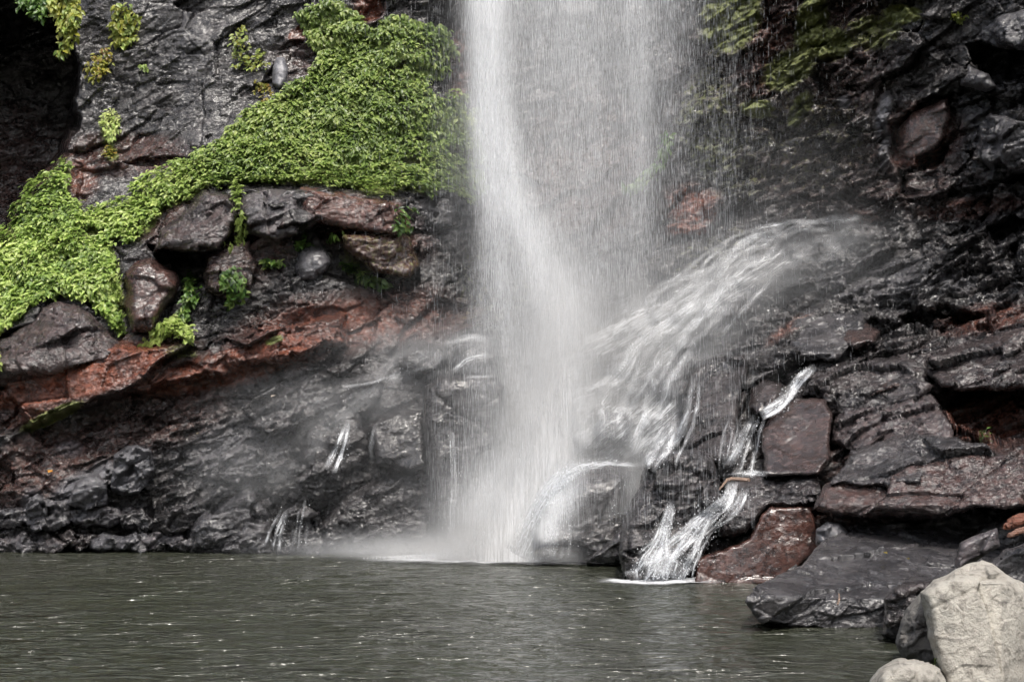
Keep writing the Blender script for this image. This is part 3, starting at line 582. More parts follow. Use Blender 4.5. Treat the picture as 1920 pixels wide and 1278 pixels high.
# ------------------------------------------------------------------ pool
Wx = np.r_[np.linspace(-40, -13, 20), np.linspace(-12.8, 12.8, 260), np.linspace(13, 40, 20)]
Wy = np.r_[np.linspace(-8, 6, 10), np.linspace(6.2, 27, 520), np.linspace(28, 45, 6)]
wx, wy = np.meshgrid(Wx, Wy)
q3 = np.stack([wx*.9, wy*2.2, wx*0], -1)
wz = .014*fbm(q3*1.4, 91, 3) + .008*vnoise(q3*4.5, 92)
mesh_obj('water', np.stack([wx, wy, wz], -1).reshape(-1, 3), quads(*wx.shape)[:, ::-1], M_POOL, smooth=True).__setitem__('kind', 'structure')

# ------------------------------------------------------------------ white water on the rocks
def ribbon(pts, widths, dens, off=.07, nacross=14, lift=0., M=None, seed=0, stepm=6):
    """strip of flowing water laid over the rocks: centre line px, widths px, density"""
    pts = np.array(pts, float); L = np.r_[0, np.cumsum(np.hypot(*np.diff(pts, axis=0).T))]
    n = max(4, int(L[-1]/stepm)); s = np.linspace(0, L[-1], n)
    cu = np.interp(s, L, pts[:, 0]); cv = np.interp(s, L, pts[:, 1])
    for _ in range(2):
        cu[1:-1] = (cu[:-2]+2*cu[1:-1]+cu[2:])/4; cv[1:-1] = (cv[:-2]+2*cv[1:-1]+cv[2:])/4
    W_ = np.interp(s, L, widths); Dn = np.interp(s, L, dens)
    tu = np.gradient(cu); tv = np.gradient(cv); l = np.hypot(tu, tv)+1e-6; nu, nv = -tv/l, tu/l
    tt = np.linspace(-1, 1, nacross)
    u = cu[:, None]+nu[:, None]*W_[:, None]*.5*tt; v = cv[:, None]+nv[:, None]*W_[:, None]*.5*tt
    Y = dlook(u, v, M)-off
    P = at(u, v, Y); P[..., 2] += lift
    al = np.r_[0, np.cumsum(np.linalg.norm(np.diff(P[:, nacross//2], axis=0), axis=1))]
    al = np.broadcast_to(al[:, None], u.shape)
    ac = np.broadcast_to(tt*.5, u.shape)*W_[:, None]*24/F
    edge = (1-np.abs(tt)**2.2)*np.ones_like(u)
    ends = sstep(0, 30, s)*sstep(L[-1], L[-1]-12, s)
    dn = Dn[:, None]*edge*np.maximum(ends, .0)[:, None]
    fl = np.stack([ac+seed*3.7, al, dn], -1)
    return P.reshape(-1, 3), quads(*u.shape), fl.reshape(-1, 3)
def water_thing(name, label, cat, ribs, nd=2500, **kw):
    V, Q, A = [], [], []; o = 0
    for k, (pts, wd, dn) in enumerate(ribs):
        P, q, f = ribbon(pts, wd, dn, seed=k+len(name), **kw); V.append(P); Q.append(q+o); A.append(f); o += len(P)
    V = np.concatenate(V); A = np.concatenate(A)
    ob = mesh_obj(name, V, np.concatenate(Q), M_CASC, {'flow': A}, smooth=True)
    r = np.random.default_rng(len(V)); pw = np.clip(A[:, 2], 0, 1)**3; k = r.choice(len(V), nd, p=pw/pw.sum())
    C = V[k]+r.normal(0, 1, (len(k), 3))*[.07, .06, .06]+[0, -.06, .02]; C[:, 2] = np.maximum(C[:, 2], .02); sz = .003+.009*r.random(len(k))**3
    o4 = np.array([(0, 0, 1.5), (1, -.3, -.6), (-.9, -.5, -.6), (0, 1, -.6)])
    Vd = (C[:, None]+o4[None]*sz[:, None, None]).reshape(-1, 3); b = (np.arange(len(k))*4)[:, None]
    d = mesh_obj('drops', Vd, np.concatenate([b+np.array(t) for t in ((0, 1, 2), (0, 2, 3), (0, 3, 1), (1, 3, 2))]), M_DROP, parent=ob); d['kind'] = 'stuff'
    return tag(ob, label, cat)
def braid(pts, widths, n, seed, dens=.8, w=(6, 13), full=.45):
    """a stream split into n thin wandering threads"""
    r = np.random.default_rng(seed); pts = np.array(pts, float); L = np.r_[0, np.cumsum(np.hypot(*np.diff(pts, axis=0).T))]; out = []
    for k in range(n):
        a, b = (0, 1) if r.random() < full else sorted(r.uniform(0, 1, 2))
        if b-a < .25: b = min(1, a+.3)
        s_ = np.linspace(a*L[-1], b*L[-1], max(3, int((b-a)*L[-1]/14)))
        cu = np.interp(s_, L, pts[:, 0]); cv = np.interp(s_, L, pts[:, 1]); W_ = np.interp(s_, L, widths)
        o = r.uniform(-.5, .5) + .16*np.cumsum(r.normal(0, .35, len(s_))); o = np.clip(o, -.55, .55)
        tu, tv = np.gradient(cu), np.gradient(cv); l = np.hypot(tu, tv)+1e-6
        cu = cu - tv/l*W_*o; cv = cv + tu/l*W_*o
        ww = r.uniform(*w)*(.7+.6*r.random(len(s_))); dd = dens*(.65+.5*r.random(len(s_)))
        out.append((list(zip(cu, cv)), list(ww), list(dd)))
    return out
# broad veil draped over the stepped rocks right of the fall
VEIL = [(1040, 660), (1085, 600), (1160, 555), (1250, 520), (1330, 480), (1420, 445), (1520, 418), (1600, 408), (1650, 425), (1650, 465), (1590, 500), (1520, 520), (1450, 560), (1390, 610), (1340, 660), (1300, 690), (1290, 760), (1275, 860), (1205, 875), (1130, 872), (1060, 880), (1000, 940), (940, 1000), (930, 900), (980, 780)]
DMm = minf(DM); DMb = blur(DMm, 2); DMc = blur(DMm, 1)
def veil_mesh(poly, pole, base, parent, seed, wob=14, gain=1., sep=9):
    """thin sheet of water draped over the rocks inside poly; runs radially from the pole, gathers in channels and at ledge lips"""
    pa = np.array(poly, float)
    u, v = np.meshgrid(np.arange(pa[:, 0].min()-12, pa[:, 0].max()+12, 3.), np.arange(pa[:, 1].min()-12, pa[:, 1].max()+12, 3.))
    sd = sdist(u+wob*vnoise(np.stack([u/40, v/40, u*0], -1), seed), v+wob*vnoise(np.stack([u/40, v/40, u*0+3], -1), seed+1), poly)
    prot = dlook(u, v, DS2)-dlook(u, v, DMb); lip = dlook(u, v-5, DMc)-dlook(u, v+5, DMc)
    an = np.arctan2(v-pole[1], pole[0]-u); rd = np.hypot(v-pole[1], pole[0]-u)
    d = base(u, v) + gain*(.50*fbm(np.stack([an*sep, rd/170, u*0], -1), seed+2, 3) - .55*np.clip(prot-.05, 0, .6) + .22*sstep(.15, .5, lip))
    d = np.clip(d, 0, 1)*sstep(0, 45, sd)
    Pv = at(u, v, dlook(u, v, DMb)-.09)
    ok = sd > -2; c = ok[1:, :-1] & ok[1:, 1:] & ok[:-1, 1:] & ok[:-1, :-1]
    fq = quads(*u.shape).reshape(u.shape[0]-1, u.shape[1]-1, 4)[c]; us_ = np.unique(fq); rm = np.full(u.size, -1); rm[us_] = np.arange(len(us_))
    fl = np.stack([an*7, rd*.0105, d], -1).reshape(-1, 3)[us_]
    return mesh_obj('water_sheet', Pv.reshape(-1, 3)[us_], rm[fq], M_CASC, {'flow': fl}, smooth=True, parent=parent)
casc = water_thing('cascade', 'wide white cascade spreading over the stepped rocks right of the main fall', 'waterfall',
 braid([(1620, 420), (1500, 440), (1400, 480), (1300, 560), (1220, 640), (1140, 720), (1060, 800), (990, 900)], [24, 60, 80, 110, 130, 140, 140, 110], 14, 1, .58, (8, 18), .2) +
 braid([(1480, 460), (1380, 530), (1300, 620), (1240, 700), (1210, 780), (1190, 868)], [50, 80, 80, 80, 90, 80], 11, 2, .68, (8, 18), .2) +
 braid([(1320, 560), (1250, 610), (1190, 650), (1165, 700), (1120, 730), (1070, 745), (1050, 800)], [20, 26, 24, 24, 20, 20, 26], 7, 3, .9, (8, 16)) +
 braid([(1250, 772), (1235, 800), (1215, 840), (1195, 868)], [90, 70, 60, 60], 12, 4, .95, (8, 18)) +
 braid([(1300, 700), (1290, 780), (1240, 860)], [40, 50, 60], 6, 5, .75, (8, 16)), off=.11, nd=1400)
veil_mesh(VEIL, (1720, 330), lambda u, v: .44 + .26*sstep(1330, 1100, u) - .10*sstep(1400, 1580, u) + .12*sstep(700, 800, v), casc, 61)
water_thing('cascade', 'bright white spill curving over the dome boulder into the pool', 'waterfall',
 [([(1215, 872), (1140, 868), (1085, 876), (1042, 904), (1010, 950), (990, 1000), (972, 1052)], [9, 15, 26, 40, 56, 70, 90], [.7, .95, 1, 1, .95, .9, .9])] +
 braid([(1100, 872), (1050, 900), (1022, 950), (1010, 1000), (1000, 1050)], [20, 30, 40, 50, 50], 8, 11, .7, (5, 11), .4) +
 braid([(1080, 878), (1062, 910), (1055, 960), (1052, 1052)], [30, 36, 44, 52], 14, 12, .72, (4, 9)) +
 braid([(1135, 872), (1122, 920), (1118, 962)], [18, 14, 12], 4, 13, .75, (4, 8)) +
 braid([(1168, 874), (1166, 940), (1164, 1040)], [60, 60, 50], 10, 14, .5, (4, 9)),
 off=.1, M=lambda u, v: 21.78+((u-1090)/100)**2*.25, nd=1500)
water_thing('cascade', 'small stepped white stream tumbling between the dark crag and the rusty rock', 'waterfall',
 braid([(1530, 685), (1500, 708), (1478, 738), (1455, 762), (1425, 778)], [10, 18, 22, 20, 16], 8, 21, .9, (5, 11), .6) +
 braid([(1425, 778), (1412, 810), (1402, 850), (1388, 890)], [26, 30, 40, 60], 14, 22, .9, (6, 12)) +
 braid([(1380, 780), (1368, 830), (1362, 885)], [46, 46, 40], 9, 23, .6, (3, 7)) +
 braid([(1350, 892), (1400, 886), (1450, 888)], [10, 12, 10], 4, 24, .8, (6, 9)) +
 braid([(1385, 900), (1375, 940), (1340, 968), (1310, 1000), (1285, 1040), (1255, 1094)], [36, 36, 40, 50, 80, 110], 22, 25, .88, (5, 12)) +
 braid([(1262, 935), (1250, 975), (1238, 1015), (1222, 1050), (1205, 1094)], [10, 18, 22, 60, 90], 15, 26, .88, (5, 11)) +
 braid([(1265, 1020), (1245, 1055), (1235, 1094)], [60, 110, 140], 16, 27, .85, (6, 12), .6), off=.12, nd=2600)
rill = water_thing('cascade', 'thin misty rills over the ledges and square dark block left of the fall', 'waterfall',
 braid([(935, 634), (880, 630), (830, 640)], [12, 10, 10], 4, 31, .55, (4, 9)) +
 braid([(945, 706), (905, 705), (870, 707)], [6, 5, 5], 2, 32, .45, (4, 6), 1) +
 braid([(930, 668), (880, 674), (850, 700)], [10, 12, 12], 4, 33, .7, (5, 8)) +
 braid([(800, 690), (760, 700), (700, 720), (640, 730)], [14, 14, 14, 12], 5, 39, .5, (5, 8)) +
 braid([(846, 800), (849, 900), (842, 1042)], [8, 12, 16], 5, 37, .75, (4, 7), .8), off=.07, nd=260)
water_thing('trickle', 'short broken white trickle between black rocks halfway up the left slope', 'waterfall',
 braid([(655, 785), (648, 820), (635, 855), (622, 885)], [6, 18, 22, 26], 9, 34, .85, (4, 8)) +
 braid([(700, 870), (696, 835), (704, 800)], [10, 10, 8], 3, 38, .6, (3, 6)), off=.07, nd=120)
water_thing('trickle', 'pair of thin trickles reaching the pool beside the angular shore rock', 'waterfall',
 braid([(538, 950), (524, 990), (512, 1032)], [12, 26, 34], 9, 35, .85, (4, 8)) +
 braid([(572, 930), (562, 980), (556, 1032)], [20, 30, 36], 8, 36, .6, (3, 7)), off=.07, nd=160)
veil_mesh([(940, 615), (850, 612), (740, 640), (660, 700), (580, 735), (552, 790), (530, 850), (470, 890), (380, 925), (330, 960), (420, 950), (530, 915), (610, 860), (700, 790), (790, 715), (940, 712)], (1050, 480), lambda u, v: .24+.14*sstep(700, 900, u)+.1*sstep(620, 520, u), rill, 71, gain=.8, sep=14)

# ------------------------------------------------------------------ the falling water
def strand(u, v, c, wd, d):
    """density of one strand: centre line [(v, u)], widths, density"""
    c = np.array(c, float); x = np.interp(v, c[:, 0], c[:, 1]); ww = np.interp(v, c[:, 0], wd); dd = np.interp(v, c[:, 0], d)
    return dd*np.exp(-((u-x)/ww)**2)
def fall_density(u, v):
    L = np.interp(v, [-1500, 0, 200, 400, 600, 800, 1050], [890, 872, 880, 892, 880, 860, 850]); R = np.interp(v, [-1500, 0, 300, 500, 600, 750, 900, 1050], [1360, 1340, 1300, 1240, 1160, 1090, 1020, 1000])
    b = sstep(L-14, L+30, u)*sstep(R+20, R-130, u)*np.interp(v, [-1500, 0, 300, 500, 700, 900, 1050], [.19, .19, .16, .15, .12, .10, .06])
    b = b*(.72+.28*sstep(1180, 950, u))*(1-.55*sstep(520, 760, v)*sstep(1010, 930, u))
    b = b+strand(u, v, [(-1500, 900), (0, 912), (200, 922), (350, 945), (430, 985), (520, 1030), (600, 1058), (700, 1058), (850, 1020), (1050, 955)], [26, 30, 30, 38, 44, 50, 52, 50, 50, 60], [.66, .64, .58, .46, .38, .34, .40, .55, .9, 1.2])
    b = b+strand(u, v, [(-1500, 1000), (0, 1080), (500, 1100), (1050, 1080)], [60, 60, 60, 60], [.08, .10, .02, 0])
    b = b+strand(u, v, [(-1500, 1180), (0, 1185), (300, 1195), (500, 1190), (1050, 1180)], [26, 26, 24, 30, 30], [.12, .12, .10, .05, 0])
    b = b+strand(u, v, [(-1500, 900), (0, 900), (300, 905), (500, 935), (700, 960), (1050, 910)], [20]*6, [0, .06, .1, .16, .06, .05])
    b = b+1.3*np.exp(-((u-940)/58)**2-((v-1040)/120)**2)+.35*np.exp(-((u-1020)/55)**2-((v-850)/130)**2)
    return np.clip(b, 0, 2.2)
def curtain(k, off, seed):
    u, v = np.meshgrid(np.arange(820, 1380, 7.), np.r_[np.arange(-560, 0, 30.), np.arange(0, 1062, 9.)])
    Y = np.interp(v, [-1500, 0, 500, 800, 1050], [26.4, 26.2, 25.4, 24.0, 22.9]) + off + .25*np.sin((u-820)/70+seed)
    dm = dlook(u, np.clip(v, 0, 1060), DS2)
    Yc = np.minimum(Y, dm-.12-.12*k)
    P = at(u, v, Yc)
    d = fall_density(u + 10*vnoise(np.stack([u/50, v/260, u*0+seed], -1), seed), v)/3.1
    fl = np.stack([P[..., 0]+seed*2.3, P[..., 2]*1.0, d], -1)
    return P.reshape(-1, 3), quads(*u.shape), fl.reshape(-1, 3)
root = bpy.data.objects.new('waterfall', None); COL.objects.link(root); root.location = at(1000, 1045, 23)
tag(root, 'tall misty free-falling column of white water dropping from above into the pool', 'waterfall')
for k, (off, sd) in enumerate(((-.9, 1), (-.45, 2), (0, 3), (.5, 4))):
    P, q_, f = curtain(k, off, sd)
    o = mesh_obj('water_sheet', P-np.array(root.location), q_, M_CURT, {'flow': f}, smooth=True, parent=root)
def streaks(name, n, region, length, width, parent=None, slant=0, dens=None, seed=1):
    """thin falling drops stretched by the exposure-free modelling of a long drip: a 4-sided spindle each"""
    r = np.random.default_rng(seed); u, v, Y = region(r, n)
    P = at(u, v, Y); n = len(P)
    ln = length*(.5+r.random(n)); wd = width*(.6+.8*r.random(n))
    dx = slant + .03*r.standard_normal(n)
    top = P + np.stack([dx*ln*.5, 0*ln, ln*.5], -1); bot = P - np.stack([dx*ln*.5, 0*ln, ln*.5], -1)
    a = r.random(n)*math.pi
    ss = [np.stack([np.cos(a+g)*wd, np.sin(a+g)*wd, 0*a], -1) for g in (0, 2.09, 4.19)]
    V = np.stack([top, bot, P+ss[0], P+ss[1], P+ss[2]], 1).reshape(-1, 3)
    b = (np.arange(n)*5)[:, None]
    T = np.concatenate([b+np.array(t) for t in ((0, 2, 3), (0, 3, 4), (0, 4, 2), (1, 3, 2), (1, 4, 3), (1, 2, 4))])
    if parent: V = V-np.array(parent.location)
    return mesh_obj(name, V, T, M_DROP, parent=parent)
def reg_fall(r, n):
    u = 800+r.random(n*5)*620; v = r.random(n*5)*1000-20
    d = fall_density(u, v)+.05*(u > 1200)*(v < 480)*(u < 1380)+.02
    keep = r.random(n*5) < np.minimum(d, .8)*1.1; u, v = u[keep][:n], v[keep][:n]
    Y = np.interp(v, [0, 500, 800, 1050], [26.2, 25.4, 24, 22.9])+r.uniform(-1.2, .8, len(u)); Y = np.minimum(Y, dlook(u, v)-.1)
    return u, v, Y
st = streaks('drops', 70000, reg_fall, .26, .00095, root); st['kind'] = 'stuff'
def reg_side(r, n):
    u = r.uniform(560, 1720, n); v = r.uniform(0, 720, n)
    w_ = np.exp(-((u-1150)/250)**2); k = r.random(n) < w_; u, v = u[k], v[k]
    return u, v, np.minimum(r.uniform(21, 26, len(u)), dlook(u, v)-.2)
sp = streaks('spray_drops', 22000, reg_side, .16, .0011, None, seed=5); sp['kind'] = 'stuff'; sp['label'] = 'fine drops of spray falling around the main fall'; sp['category'] = 'spray'

# mist hanging round the foot of the fall
def mist():
    blobs = [((925, 1000, 22.7), (.8, .8, .75), 1.3), ((990, 880, 23.2), (.75, .7, 1.3), .9), ((1060, 720, 23.9), (.75, .8, 1.5), .5), ((1030, 560, 24.9), (.7, .8, 1.2), .3), ((1060, 830, 23.2), (2.4, 1.1, 2.3), .16),
             ((1240, 640, 24.2), (1.8, .7, 1.4), .5), ((1195, 930, 21.9), (.55, .4, .8), .55), ((1400, 510, 25.0), (1.4, .5, .7), .4), ((875, 260, 27.0), (.5, .5, 2.2), .22), ((1580, 440, 25.3), (.8, .4, .35), .28), ((1620, 520, 24.6), (1.2, .5, .8), .07), ((640, 760, 24.5), (1.6, .5, .5), .2), ((490, 880, 24.3), (1.1, .5, .6), .24),
             ((800, 640, 24.9), (1.6, .5, .35), .25), ((1050, 200, 26.3), (1.9, 1.0, 4.6), .10), ((915, 100, 26.2), (.5, .7, 4), .2), ((1450, 350, 25.9), (2.0, .8, 1.4), .05), ((840, 1036, 23.2), (1.9, .9, .25), 1.3), ((950, 1040, 22.6), (1.4, .6, .34), 2.4), ((1060, 1040, 22.2), (.9, .4, .22), .9), ((1130, 900, 22.9), (1.2, .4, 1.0), .2)]
    me = bpy.data.meshes.new('mist'); x0, x1, y0, y1, z0, z1 = -8.5, 10.5, 20.6, 29.5, .06, 13
    V = [(x, y, z) for x in (x0, x1) for y in (y0, y1) for z in (z0, z1)]
    me.from_pydata(V, [], [(0, 1, 3, 2), (4, 6, 7, 5), (0, 4, 5, 1), (2, 3, 7, 6), (0, 2, 6, 4), (1, 5, 7, 3)])
    o = bpy.data.objects.new('mist', me); COL.objects.link(o); o['kind'] = 'stuff'
    m = bpy.data.materials.new('mist'); m.use_nodes = True; t = m.node_tree; t.nodes.remove(t.nodes['Principled BSDF'])
    geo = t.nodes.new('ShaderNodeNewGeometry'); P = geo.outputs['Position']; tot = None
    nz = rng_(t, noise(t, mapping(t, P, (1, 1, .6)), 1.1, 2, .6), .3, .7, .45, 1.55)
    for (u, v, Y), rad, dn in blobs:
        c = at(u, v, Y); sb = t.nodes.new('ShaderNodeVectorMath'); sb.operation = 'SUBTRACT'; t.links.new(P, sb.inputs[0]); sb.inputs[1].default_value = tuple(c)
        dv = t.nodes.new('ShaderNodeVectorMath'); dv.operation = 'DIVIDE'; t.links.new(sb.outputs[0], dv.inputs[0]); dv.inputs[1].default_value = rad
        dt = t.nodes.new('ShaderNodeVectorMath'); dt.operation = 'DOT_PRODUCT'; t.links.new(dv.outputs[0], dt.inputs[0]); t.links.new(dv.outputs[0], dt.inputs[1])
        e = mth(t, 'MULTIPLY', mth(t, 'EXPONENT', mth(t, 'MULTIPLY', dt.outputs['Value'], -1.0)), dn)
        tot = e if tot is None else mth(t, 'ADD', tot, e)
    sc = t.nodes.new('ShaderNodeVolumeScatter'); sc.inputs['Color'].default_value = (.95, .97, 1, 1); sc.inputs['Anisotropy'].default_value = -.25
    t.links.new(mth(t, 'MULTIPLY', tot, nz), sc.inputs['Density']); t.links.new(sc.outputs[0], t.nodes['Material Output'].inputs['Volume'])
    me.materials.append(m)
mist()
# foam on the pool
def foam(name, label, cx, cy, rx, ry, seed, dd=1.0):
    cx = float(cx)
    a, r = np.meshgrid(np.linspace(0, 2*math.pi, 90), np.linspace(0, 1, 26))
    x = cx+rx*r*np.cos(a); y = cy+ry*r*np.sin(a)
    d = dd*(1-r**1.6)*(1+.5*fbm(np.stack([x*1.2, y*1.2, x*0], -1), seed, 3))
    P = np.stack([x, y, .03+.02*vnoise(np.stack([x*4, y*6, x*0], -1), seed+3)], -1)
    o = mesh_obj(name, P.reshape(-1, 3), quads(*a.shape), M_CASC, {'flow': np.stack([y*1.3, x*1.3, np.clip(d, 0, 1)], -1).reshape(-1, 3)}, smooth=True)
    return tag(o, label, 'foam')
fx = at(900, 1045, 23)[0]
foam('foam', 'bright white foam spreading on the pool under the main fall', fx+.35, 23.0, 2.7, 1.25, 5, 2.2)
def reg_splash(r, n):
    a = r.normal(0, 1, n); u = 955+a*75; v = 1046-np.abs(r.normal(0, 1, n))*26*np.exp(-a*a*.3)
    return u, v, r.uniform(22.3, 23.1, n)
sk = streaks('splash_drops', 7000, reg_splash, .045, .006, root, seed=8); sk['kind'] = 'stuff'
foam('foam', 'white foam where the small stepped stream meets the pool', at(1235, 1088, 19)[0], 18.9, 1.0, .45, 9, 1.8)
foam('foam', 'thin foam line under the dome boulder beside the grey wedge rock', at(1120, 1050, 22)[0], 22.0, 1.4, .35, 12, .9)

# ------------------------------------------------------------------ leaves
LM = blur(DM, 1)
def dnormal(u, v):
    e = 6.
    a = at(u+e, v, dlook(u+e, v, DS2))-at(u-e, v, dlook(u-e, v, DS2)); b = at(u, v+e, dlook(u, v+e, DS2))-at(u, v-e, dlook(u, v-e, DS2))
    n = np.cross(b, a); n /= np.linalg.norm(n, axis=-1, keepdims=True)+1e-9
    return np.where(n[:, 1:2] > 0, -n, n)
def leaves(u, v, size, lift, seed, pal, hang=1.0, clump=.22, Y=None):
    r = np.random.default_rng(seed); n = len(u)
    nrm = dnormal(u, v) if Y is None else np.tile([0., -1, 0], (n, 1)); P = at(u, v, dlook(u, v, LM) if Y is None else np.full(n, Y))
    cl = vnoise(P*2.6, seed)*.6+vnoise(P*6, seed+1)*.4
    P = P + nrm*(lift*(r.random(n)**.7) + clump*np.clip(cl+.25, 0, 1))[:, None]
    P += r.normal(0, .02, (n, 3))
    down = np.array([0, 0, -1.])
    ang = r.normal(0, .75, n)
    rt = np.cross(nrm, down); rt /= np.linalg.norm(rt, axis=1, keepdims=True)+1e-9
    dn = np.cross(rt, nrm); dn = np.where(dn[:, 2:] > 0, -dn, dn)
    tip = dn*np.cos(ang)[:, None]*hang + rt*np.sin(ang)[:, None] + nrm*r.uniform(.15, .75, n)[:, None]
    tip /= np.linalg.norm(tip, axis=1, keepdims=True)
    up = nrm + np.array([0, 0, .55]) + r.normal(0, .28, (n, 3))
    side = np.cross(tip, up); side /= np.linalg.norm(side, axis=1, keepdims=True)+1e-9
    fn = np.cross(side, tip); fn = np.where((fn*up).sum(1, keepdims=True) < 0, -fn, fn)
    L = size*(.6+.7*r.random(n)); Wd = L*.27
    def pt(a, b, c): return P + tip*(L*a)[:, None] + side*(Wd*b)[:, None] + fn*(L*c)[:, None]
    V = np.stack([pt(0, 0, 0), pt(.35, 1, .07), pt(.38, 0, -.0), pt(.35, -1, .07), pt(.75, .7, .0), pt(.75, 0, -.07), pt(.75, -.7, .0), pt(1.05, 0, -.2)], 1)
    b = (np.arange(n)*8)[:, None]
    T = np.concatenate([b+np.array(t) for t in ((0, 2, 1, 1), (0, 3, 2, 2))])[:, :3]
    T = np.concatenate([b+np.array(t) for t in ((0, 2, 1), (0, 3, 2), (1, 2, 5), (1, 5, 4), (2, 3, 6), (2, 6, 5), (4, 5, 7), (5, 6, 7))])
    pal = np.array(pal); t = np.clip(.5+.35*vnoise(P*1.1, seed+4)+.28*r.standard_normal(n), 0, .999)*(len(pal)-1)
    i = t.astype(int); C = pal[i]*(1-(t-i))[:, None]+pal[i+1]*(t-i)[:, None]
    C = C*(.75+.5*r.random(n))[:, None]
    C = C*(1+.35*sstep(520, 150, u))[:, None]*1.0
    return V.reshape(-1, 3), T, np.repeat(C, 8, 0)
def sample_poly(poly, per_px, seed):
    pa = np.array(poly, float); r = np.random.default_rng(seed); lo, hi = pa.min(0), pa.max(0)
    n = int((hi-lo).prod()*per_px)+6; u = r.uniform(lo[0], hi[0], n); v = r.uniform(lo[1], hi[1], n)
    wob = 7*vnoise(np.stack([u/14, v/14, u*0], -1), seed)
    k = sdist(u, v, poly)+wob > 0
    return u[k], v[k]
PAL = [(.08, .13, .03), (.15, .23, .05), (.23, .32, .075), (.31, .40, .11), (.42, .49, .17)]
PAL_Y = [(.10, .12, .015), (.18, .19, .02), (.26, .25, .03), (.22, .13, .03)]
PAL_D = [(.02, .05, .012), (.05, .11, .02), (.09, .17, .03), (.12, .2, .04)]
u, v = sample_poly(GREEN, .19, 3)
u = np.clip(u, -55, 910)
hole = fbm(np.stack([u/34, v/22, u*0], -1), 7, 3) > -.47; u, v = u[hole], v[hole]
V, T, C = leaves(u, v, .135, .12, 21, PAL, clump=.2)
f = sstep(200, 650, u)*.35; C = C*(1-f*.35)[:, None].repeat(8, 0) if False else C
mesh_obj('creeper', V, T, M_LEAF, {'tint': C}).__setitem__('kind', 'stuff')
def plant(name, label, poly, seed, pal=PAL, size=.15, dens=.11, lift=.22, clump=.15, cat='plant', hang=1., Y=None):
    u, v = sample_poly(poly, dens, seed)
    if len(u) < 5: u = np.r_[u, np.mean([p[0] for p in poly])+np.arange(5)]; v = np.r_[v, np.mean([p[1] for p in poly])+np.arange(5)]
    V, T, C = leaves(u, v, size, lift, seed, pal, clump=clump, hang=hang, Y=Y)
    pa = np.array(poly, float); c = pa.mean(0); base = at(c[0], pa[:, 1].max(), dlook(c[0], pa[:, 1].max()) if Y is None else Y)
    root = bpy.data.objects.new(name, None); COL.objects.link(root); root.location = base
    tag(root, label, cat)
    mesh_obj('foliage', V-base, T, M_LEAF, {'tint': C}, parent=root)
    # stems: thin twigs from the rock out to some of the leaves
    k = np.random.default_rng(seed).choice(len(u), min(12, len(u)), replace=False)
    B = V.reshape(-1, 8, 3)[k, 0]; r0 = B.mean(0)*[1, 1, 0]+[0, .12, B[:, 2].min()-.04]; A = np.tile(r0, (len(k), 1))
    Vs, Ts = [], []
    for i in range(len(k)):
        d = B[i]-A[i]; s = np.array([.006, 0, 0]); s2 = np.array([0, .006, .003]); o = len(Vs)
        Vs += [A[i]+s, A[i]+s2, A[i]-s, B[i]+s*.4, B[i]+s2*.4, B[i]-s*.4]
        Ts += [(o, o+1, o+4, o+3), (o+1, o+2, o+5, o+4), (o+2, o, o+3, o+5)]
    mesh_obj('stem', np.array(Vs)-base, np.array(Ts), M_LEAF, {'tint': np.tile([.06, .08, .03], (len(Vs), 1))}, parent=root)
    return root
def ell(cx, cy, rx, ry, n=10): return [(cx+rx*math.cos(2*math.pi*k/n), cy+ry*math.sin(2*math.pi*k/n)) for k in range(n)]
plant('creeper_plant', 'yellow-green creeper hanging at the top beside the black cave', [(92, -15), (150, -15), (152, 40), (148, 62), (120, 65), (112, 40), (98, 10)], 41, [PAL[2], PAL_Y[2], PAL[4]], Y=28.0, dens=.16)
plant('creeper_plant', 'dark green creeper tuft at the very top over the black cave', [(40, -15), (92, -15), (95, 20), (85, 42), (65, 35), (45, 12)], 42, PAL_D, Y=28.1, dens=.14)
plant('creeper_plant', 'thin dangling end of creeper along the edge of the cave', [(118, 60), (148, 60), (138, 85), (125, 110), (112, 125), (112, 90)], 43, [PAL[1], PAL_Y[2]], dens=.06, Y=28.05)
plant('creeper_plant', 'yellowish creeper clinging to the dark cliff near the top, right of the cave', [(208, 60), (215, 20), (240, 12), (262, 35), (262, 75), (235, 92), (212, 80)], 44, [PAL[1], PAL_Y[2], PAL[3]], dens=.08, lift=.1)
plant('creeper_plant', 'sparse yellow and orange creeper trailing below the clinging one', [(195, 85), (212, 90), (205, 125), (190, 158), (168, 155), (172, 115)], 45, PAL_Y, dens=.07, lift=.08, size=.12)
plant('moss_tuft', 'tiny green tuft alone on the dark cliff wall', ell(275, 127, 11, 9), 46, [PAL[1], PAL[3]], dens=.12, lift=.08, size=.1, cat='plant')
plant('fern', 'pale green fern patch low on the dark cliff wall', [(192, 228), (205, 205), (220, 215), (225, 245), (215, 262), (198, 250)], 47, [PAL[2], PAL[4], (.3, .33, .12)], dens=.16, lift=.08, size=.1)
plant('fern', 'small mustard yellow fern below the pale green fern patch', ell(208, 290, 11, 14), 48, PAL_Y, dens=.12, lift=.06, size=.09)
plant('creeper_plant', 'sparse yellow creeper above the pale oblong stone', [(440, 70), (452, 40), (462, 60), (470, 85), (500, 105), (508, 125), (480, 138), (440, 125)], 49, [PAL_Y[1], PAL[3], PAL_Y[2]], dens=.06, lift=.08, size=.12)
plant('creeper_plant', 'thin creeper below the pale oblong stone at the edge of the leafy slope', [(480, 150), (500, 160), (515, 178), (495, 195), (478, 180)], 50, PAL_Y, dens=.05, lift=.06, size=.11)
plant('creeper_plant', 'narrow leafy creeper strip hanging down the rocks from the green slope', [(440, 350), (455, 352), (450, 400), (446, 435), (428, 460), (418, 452), (436, 420), (442, 385)], 51, [PAL[2], PAL[3]], dens=.12)
